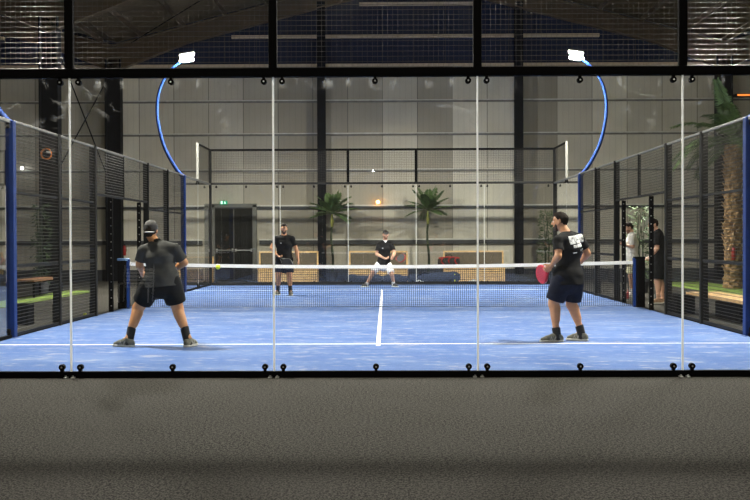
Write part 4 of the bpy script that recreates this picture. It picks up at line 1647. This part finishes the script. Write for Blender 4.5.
    # socks and shoes
    for a in 'LR':
        kn, an = W[a + 'K'], W[a + 'A']
        toe = unit(npv((toes[a][0], toes[a][1], 0)))
        side = npv((toe[1], -toe[0], 0))
        if sock:
            S = sub(an - .2, an + .35)
            up_ = unit(kn - an)
            S.cap(npv((an[0], an[1], .06)) - toe * .012, an + up_ * sock_len, .050, .047 * legs, .015)
            S.plane(an + up_ * sock_len * .9, up_)
            child(S, 'sock', sock)
        gz = .013
        A0 = npv((an[0], an[1], gz))
        hh = min(h, .006)
        S = sub(A0 - npv((.32, .32, .02)), A0 + npv((.32, .32, .26)), hh)
        S.tube([(A0 - toe * .055 + npv((0, 0, .048)), side, .039, .046), (A0 + toe * .05 + npv((0, 0, .058)), side, .043, .050),
                (A0 + toe * .12 + npv((0, 0, .046)), side, .047, .038), (A0 + toe * .185 + npv((0, 0, .034)), side, .036, .026)], .02)
        S.cap(A0 - toe * .025 + npv((0, 0, .06)), npv((an[0], an[1], max(.11, min(an[2], .13)))) - toe * .01, .044, .046, .02)
        S.plane(npv((0, 0, gz + .02)), (0, 0, -1))
        S.plane(npv((an[0], an[1], gz + .115)) , unit(npv((0, 0, 1)) - toe * .25))
        so = child(S, 'shoe', shoe)
        S = sub(A0 - npv((.32, .32, .02)), A0 + npv((.32, .32, .08)), min(hh, .005))
        S.tube([(A0 - toe * .06 + npv((0, 0, .02)), side, .043, .035), (A0 + toe * .06 + npv((0, 0, .02)), side, .045, .035),
                (A0 + toe * .13 + npv((0, 0, .02)), side, .051, .035), (A0 + toe * .19 + npv((0, 0, .02)), side, .040, .035)], .02)
        S.plane(npv((0, 0, gz + .001)), (0, 0, -1))
        S.plane(npv((0, 0, gz + .028)), (0, 0, 1))
        S.mesh('sole', M_SOLE, so, origin)
        if shoe_stripe:
            m = MB()
            for k_ in range(3):
                for e in (-1, 1):
                    c = A0 + toe * (.03 + .028 * k_) + side * e * .0425
                    m.obox(c + npv((0, 0, .05)), toe * .006 + npv((0, 0, .003)), side * .004, npv((0, 0, .022)) - toe * .012)
            for i, v in enumerate(m.v):
                m.v[i] = tuple(npv(v) - origin)
            o = m.build('stripe', M_GREYCAP, so)
            o.matrix_parent_inverse = Matrix()
    # hair, beard, cap, face
    lo_, hi_ = H - .17, H + .17
    hh = min(h, .006)
    if hair:
        S = sub(lo_, hi_, hh)
        S.ell(H + u * .012 - f * .012, ax, (.080, .100, .104), .01)
        S.cap(H + u * .03 + f * .03, H + u * .078 + f * .050, .045, .030, .02)
        if cap == 'back':
            S.cap(H - f * .032 - u * .03, H - f * .030 - u * .085, .066, .060, .02)
        S.wrinkle(.0025, 90, 1)
        X, Y, Z = S.pts((slice(None),) * 3)
        ff = (X - H[0]) * f[0] + (Y - H[1]) * f[1] + (Z - H[2]) * f[2]
        uu = (X - H[0]) * u[0] + (Y - H[1]) * u[1] + (Z - H[2]) * u[2]
        # hairline: high on the forehead, down to the nape at the back
        line = np.where(ff > .02, .045 + (ff - .02) * .3, .045 + (ff - .02) * 1.7)
        sh_ = np.abs((X - H[0]) * s[0] + (Y - H[1]) * s[1] + (Z - H[2]) * s[2])
        line = line - np.clip(sh_ - .044, 0, .03) * 1.5 * np.clip(1 - np.abs(ff) / .06, 0, 1)
        line = np.maximum(line, -.07 if cap != 'back' else -.105)
        S.d = np.maximum(S.d, (line - uu).astype(np.float32))
        child(S, 'hair', hair)
    if beard:
        S = sub(lo_, hi_, hh)
        S.ell(H + f * .022 - u * .047, ax, (.064, .074, .086), .02)
        S.cap(H + f * .058 - u * .110 - s * .012, H + f * .058 - u * .110 + s * .012, .028, .028, .02)
        X, Y, Z = S.pts((slice(None),) * 3)
        ff = (X - H[0]) * f[0] + (Y - H[1]) * f[1] + (Z - H[2]) * f[2]
        uu = (X - H[0]) * u[0] + (Y - H[1]) * u[1] + (Z - H[2]) * u[2]
        sd = np.abs((X - H[0]) * s[0] + (Y - H[1]) * s[1] + (Z - H[2]) * s[2])
        if beard == 'goatee':
            ff = ff - .045
            uu = uu + .022
        lim = np.where(sd < .028, -.048, -.055 + np.clip(sd - .03, 0, .04) * 1.4)
        S.d = np.maximum(S.d, np.maximum(uu - lim, -.01 - ff).astype(np.float32))
        mouth = np.sqrt((sd / .022) ** 2 + ((uu + .068) / .009) ** 2) - 1
        S.d = np.maximum(S.d, np.where(ff > .05, -mouth * .009, -1).astype(np.float32))
        child(S, 'beard', M_STUB if beard == 'stubble' else M_BEARD)
    if cap:
        S = sub(lo_ - .08, hi_ + .08, hh)
        S.ell(H + u * .018 - f * .008, ax, (.086, .106, .106), .01)
        S.plane(H + u * (.035 if cap != 'back' else .0), -(u - f * .12) if cap != 'back' else -(u - f * .60))
        co = child(S, 'cap', M_CAP)
        S = sub(lo_ - .1, hi_ + .1, min(hh, .005))
        bd = f if cap != 'back' else -f
        S.ell(H + u * (.040 if cap != 'back' else -.050) + bd * (.105 if cap != 'back' else .098), (s, unit(bd - u * .25), unit(u + bd * .25)), (.075, .075, .009), .008)
        S.mesh('cap_peak', M_CAP if cap != 'back' else M_GREYCAP, co, origin)
        if cap == 'back':
            m = MB()
            S = sub(lo_ - .05, hi_ + .05, hh)
            S.ell(H + u * .02 - f * .008, ax, (.088, .108, .108), .01)
            S.plane(H + u * .055, -unit(u - f * .2))
            S.mesh('cap_crown', M_CAPG, co, origin)
    for e in (-1, 1):
        ec = H + f * .0765 + s * e * .033 - u * .006
        m = MB()
        m.ball(ec - origin, .0118, n=8)
        m.ball(ec + f * .0060 - origin, .0072, n=6, mi=1)
        o = m.build('eye', [M_EYEW, M_IRIS], body)
        o.matrix_parent_inverse = Matrix()
        m = MB()
        m.tube([ec + u * .022 + f * .013 - s * e * .016 - origin, ec + u * .027 + f * .012 - origin, ec + u * .020 + f * .004 + s * e * .018 - origin], .0042, 6)
        o = m.build('eyebrow', M_HAIR, body)
        o.matrix_parent_inverse = Matrix()
    m = MB()
    mc = H + f * .0965 - u * .068
    m.tube([mc - s * .022 - f * .008 - origin, mc - origin, mc + s * .022 - f * .008 - origin], [.003, .0048, .003], 6)
    o = m.build('mouth', M_LIP, body)
    o.matrix_parent_inverse = Matrix()
    return body, W


def racket(base, d, nrm, label, face=M_RACKB, rim=M_RACKB, holes=M_SHIRTW):
    """padel racket: grip at base, head along d, flat side facing nrm"""
    d = unit(d)
    nrm = npv(nrm)
    nrm = unit(nrm - d * (nrm @ d))
    sd = np.cross(d, nrm)
    base = npv(base)
    t = thing('padel_racket', label, 'racket', tuple(base), 'padel rackets')

    def put(m, nm, mt):
        for i, v in enumerate(m.v):
            m.v[i] = tuple(sd * v[0] + d * v[1] + nrm * v[2])
        o = m.build(nm, mt, t)
        o.matrix_parent_inverse = Matrix()
        return o
    out = []
    n = 40
    for i in range(n):
        a = 2 * PI * i / n
        x = .128 * math.sin(a)
        yy = .30 + .145 * -math.cos(a)
        if yy < .27:
            x *= 1 - .35 * ((.27 - yy) / .12) ** 1.5
        out.append((x, yy))
    m = MB()
    for z0, k, z1 in ((-.019, .93, -.019),):
        vs = []
        for (x, yy) in out:
            cx, cy = 0, .30
            q = lambda s_, z: (cx + (x - cx) * s_, cy + (yy - cy) * s_, z)
            vs += [q(.94, -.019), q(1, -.011), q(1, .011), q(.94, .019)]
        fs = []
        for i in range(n):
            j = (i + 1) % n
            for k_ in range(3):
                fs.append((i * 4 + k_, j * 4 + k_, j * 4 + k_ + 1, i * 4 + k_ + 1))
        m.add(vs, fs, 1)
        m.add([vs[i * 4] for i in range(n)], [list(range(n))])
        m.add([vs[i * 4 + 3] for i in range(n)], [list(range(n - 1, -1, -1))])
    for iy in range(-3, 4):
        for ix in range(-3, 4):
            x, yy = ix * .026 + (iy % 2) * .013, .315 + iy * .026
            if (x / .095) ** 2 + ((yy - .30) / .11) ** 2 < 1:
                m.disc((x, yy, 0), (0, 0, 1), .0055, .0392, 8, 2)
    put(m, 'head', [face, rim, holes])
    m = MB()
    for s_ in (-1, 1):
        m.tube([(s_ * .062, .185, 0), (s_ * .032, .145, 0), (s_ * .012, .105, 0)], [.014, .013, .013], 8)
    put(m, 'throat', rim)
    put(MB().tube([(0, -.03, 0), (0, .0, 0), (0, .11, 0)], [.019, .0165, .0155], 10), 'grip', M_GRIP)
    return t


# --- player at the near left, seen from behind, knees bent wide
pa, Wa = person('person', 'player seen from behind at left in charcoal shirt, black shorts and cap', 2.75,
    dict(HD=(151, 230, .10), LS=(143.5, 249.5, .0), RS=(174.5, 248, -.02), LE=(139.5, 264, .05), LW=(142.5, 274.5, .26), RE=(184.5, 262.5, .06), RW=(172, 270.5, .28),
         LH=(153, 282, -.03), RH=(170.5, 282, -.03), LK=(138, 309, .13), RK=(178, 310, .10), LA=(128, 338.5, .0), RA=(188.5, 338, .0)),
    (.05, .96, -.22), SKIN1, h=.0058, cap='back', hair=M_HAIR, shirt=M_SHIRTG, shorts=M_SHORTB, sock=M_SOCKB, shoe=M_SHOEG,
    toes=dict(L=(-.92, .35, 0), R=(.25, .95, 0)), hands=dict(L=((.35, .9, -.1), (1, -.2, 0), .75, 1), R=((-.6, .75, .1), (-1, -.3, 0), .75, -1)),
    shorts_len=.70, sleeve=.78, hem=.06, collar=M_SHORTB, loose=1.1, bulk=1.08, shoe_stripe=True, legs=1.18, sock_len=.16, group='players')
racket(Wa['LW'] + npv((.05, .08, .01)), (.75, .45, .42), (-.3, .8, .3), 'black racket held in front of the left player in charcoal')

# --- player at the near right, seen from behind, looking left
pb_, Wb = person('person', 'player at right in black shirt with white back print, navy shorts, red racket', 3.3,
    dict(HD=(560, 220.5, .05), LS=(558.5, 239.5, -.11), RS=(579, 238, .10), LE=(558.3, 256, -.20), LW=(551.3, 266.0, -.10), RE=(587.5, 253.5, .14), RW=(581, 262, .30),
         LH=(562, 279.5, -.05), RH=(574.5, 279.5, .05), LK=(553.8, 303.5, .0), RK=(571.5, 304, .12), LA=(556.5, 334.5, -.06), RA=(581.5, 332, .06)),
    (-.93, .36, -.10), SKIN2, h=.0058, hair=M_HAIR, beard='goatee', shirt=M_SHIRTB, shorts=M_SHORTN, sock=M_SOCKB, shoe=M_SHOEG,
    toes=dict(L=(-.95, -.1, 0), R=(-.6, .5, 0)), hands=dict(L=((-.6, .35, -.55), (.1, .9, .2), .7, -1), R=((-.9, .35, .05), (0, -1, .2), .7, -1)),
    shorts_len=.86, sleeve=.66, hem=.06, print_=True, shoe_stripe=True, legs=1.2, loose=1.0, bulk=1.04, sock_len=.10, group='players')
racket(Wb['LW'] + npv((.02, .06, -.03)), (-.28, .88, -.28), (-.80, -.55, -.1), 'red racket held by the right player at hip height', M_RACKR, M_RACKR, M_RACKB)

# --- far player at left
pc, Wc = person('person', 'bearded player beyond the net in black shirt with arms lowered, facing forward', 14.45,
    dict(HD=(284, 228.3, -.03), LS=(276.5, 238.5, 0), RS=(292, 238.5, 0), LE=(271.8, 247.5, 0), LW=(277.5, 256.0, -.16), RE=(296.6, 250.5, .02), RW=(298.3, 260.5, -.08),
         LH=(280.3, 262.5, 0), RH=(288.3, 262.5, 0), LK=(278.5, 276, -.06), RK=(289.5, 276.5, -.10), LA=(277.6, 290, .12), RA=(290.5, 291, -.04)),
    (.05, -.98, -.12), SKIN2, h=.008, hair=M_HAIR, beard=True, shirt=M_SHIRTB, shorts=M_SHORTN, sock=M_SOCKB, shoe=M_SHOEG,
    toes=dict(L=(-.35, -.95, 0), R=(.15, -.98, 0)), hands=dict(L=((.7, -.5, -.3), (0, 0, 1), .7, -1), R=((.1, -.2, -.95), (-.9, -.2, 0), .35, -1)),
    shorts_len=.74, sleeve=.60, hem=.07, logo=True, loose=1.2, bulk=1.12, sock_len=.15, group='players')
racket(Wc['LW'] + npv((.0, -.05, .0)), (.55, -.12, -.42), (0.05, -1, .15), 'black racket held by the bearded player beyond the net', M_RACKB, M_GREYSTEEL, M_GRIP)

# --- far player in the middle
pd, Wd = person('person', 'player beyond the net in cap, black shirt and white shorts, crouching ready', 18.6,
    dict(HD=(385.6, 234.2, -.10), LS=(378.8, 244.2, -.02), RS=(391, 243.5, -.02), LE=(376.5, 254, -.04), LW=(385.0, 258.6, -.25), RE=(394.5, 253.5, -.08), RW=(391.5, 258.6, -.28),
         LH=(379.6, 264.3, .06), RH=(387.6, 264.3, .06), LK=(372.6, 272.8, -.10), RK=(391.8, 274.2, -.12), LA=(366.3, 284.8, .05), RA=(394.0, 284.0, .05)),
    (.12, -.96, -.16), SKIN3, h=.008, cap='front', hair=M_HAIR, beard='stubble', shirt=M_SHIRTB, shorts=M_SHORTW, sock=M_SOCKW, shoe=M_SHOEB,
    toes=dict(L=(-.6, -.8, 0), R=(.45, -.88, 0)), hands=dict(L=((.8, -.5, 0), (0, -.3, 1), .7, -1), R=((.5, -.8, .1), (-.7, -.2, .4), .7, -1)),
    shorts_len=.86, sleeve=.66, hem=.05, collar=M_SHOEW, logo=True, loose=1.1, bulk=1.0, sock_len=.10, group='players')
racket(Wd['RW'] + npv((.03, -.05, .0)), (.62, -.5, .04), (.3, -.9, .3), 'black and red racket held by the player in white shorts', M_RACKB, M_RED, M_GRIP)

# --- onlookers beyond the right doorway
pe_, We = person('person', 'onlooker in white shirt and pale checked shorts looking down at a phone', 13.3,
    dict(HD=(628.6, 227.3, 0), LS=(631.5, 236.5, -.17), RS=(632.5, 236.5, .17), LE=(632.8, 246.5, -.20), LW=(623.8, 245.0, -.12), RE=(632.5, 246.5, .20), RW=(623.8, 245.5, .08),
         LH=(632, 259.5, -.09), RH=(632, 259.5, .09), LK=(630.8, 276.5, -.09), RK=(633.0, 276.5, .10), LA=(632.3, 293.2, -.09), RA=(635.5, 292.5, .12)),
    (-.90, -.05, -.42), SKIN3, h=.008, hair=M_HAIR, beard='stubble', shirt=M_SHIRTW, shorts=M_SHORTC, sock=M_SOCKW, shoe=M_SHOEW,
    toes=dict(L=(-.98, -.1, 0), R=(-.98, .1, 0)), hands=dict(L=((-.95, .2, .2), (.2, .3, 1), .4, -1), R=((-.95, -.2, .2), (.2, -.3, 1), .4, 1)),
    shorts_len=.82, sleeve=.85, hem=.05, loose=1.7, bulk=1.02, sock_len=.12, head_up=(-.3, 0, 1), group='onlookers')
ph = (We['LW'] + We['RW']) / 2 + npv((-.13, 0, .06))
ph_t = MB().obox((0, 0, 0), (.036, 0, .02), (0, .035, 0), (-.003, 0, .006)).build('phone', M_SHOEW)
ph_t.location = tuple(ph)
tag(ph_t, 'small pale phone in the hands of the onlooker in white', 'phone')
pf_, Wf = person('person', 'onlooker in black shirt and dark shorts leaning a hand by the net post', 11.0,
    dict(HD=(653.2, 224.0, 0), LS=(657.5, 234.5, -.18), RS=(658.5, 234.5, .18), LE=(657.0, 248.0, -.24), LW=(650.5, 257.0, -.18), RE=(659.0, 247.5, .24), RW=(651.0, 257.0, .16),
         LH=(659.3, 261.5, -.09), RH=(659.3, 261.5, .09), LK=(657.2, 281.0, -.09), RK=(660.5, 281.5, .10), LA=(658.5, 299.0, -.10), RA=(662.8, 298.0, .12)),
    (-.97, -.1, -.15), SKIN3, h=.0075, hair=M_HAIR, beard='stubble', shirt=M_SHIRTB, shorts=M_SHORTB, sock=None, shoe=M_SHOET,
    toes=dict(L=(-.95, -.25, 0), R=(-.95, .1, 0)), hands=dict(L=((-.9, .1, -.3), (.1, .2, -1), .25, 1), R=((-.9, -.1, -.3), (.1, -.2, -1), .25, -1)),
    shorts_len=.88, sleeve=.80, hem=.10, loose=1.9, bulk=1.06, group='onlookers')
m = MB().cbox(-.045, .045, -.06, .06, 0, .15, .02)
m.tube([(-.025, 0, .15), (-.02, 0, .21), (.02, 0, .21), (.025, 0, .15)], .006, 6)
o = m.build('shopping_bag', M_RED)
tb = at(626.8, 298, 12.9)
o.location = (tb.x, 12.9, 0)
tag(o, 'red bag on the floor beside the onlooker in white', 'bag')

# ------------------------------------------------------------------ world and output
w = bpy.data.worlds.new('night')
sc.world = w
w.use_nodes = True
w.node_tree.nodes['Background'].inputs[0].default_value = (0.9, 0.85, 0.75, 1)
w.node_tree.nodes['Background'].inputs[1].default_value = 0.06
sc.view_settings.view_transform = 'Standard'
sc.view_settings.look = 'None'
sc.view_settings.exposure = 0.0
sc.view_settings.gamma = 1.0
sc.view_settings.use_curve_mapping = False
sc.cycles.use_denoising = True
sc.cycles.max_bounces = 6
sc.cycles.diffuse_bounces = 3
sc.cycles.glossy_bounces = 3
sc.cycles.transparent_max_bounces = 48
sc.cycles.sample_clamp_indirect = 4.0
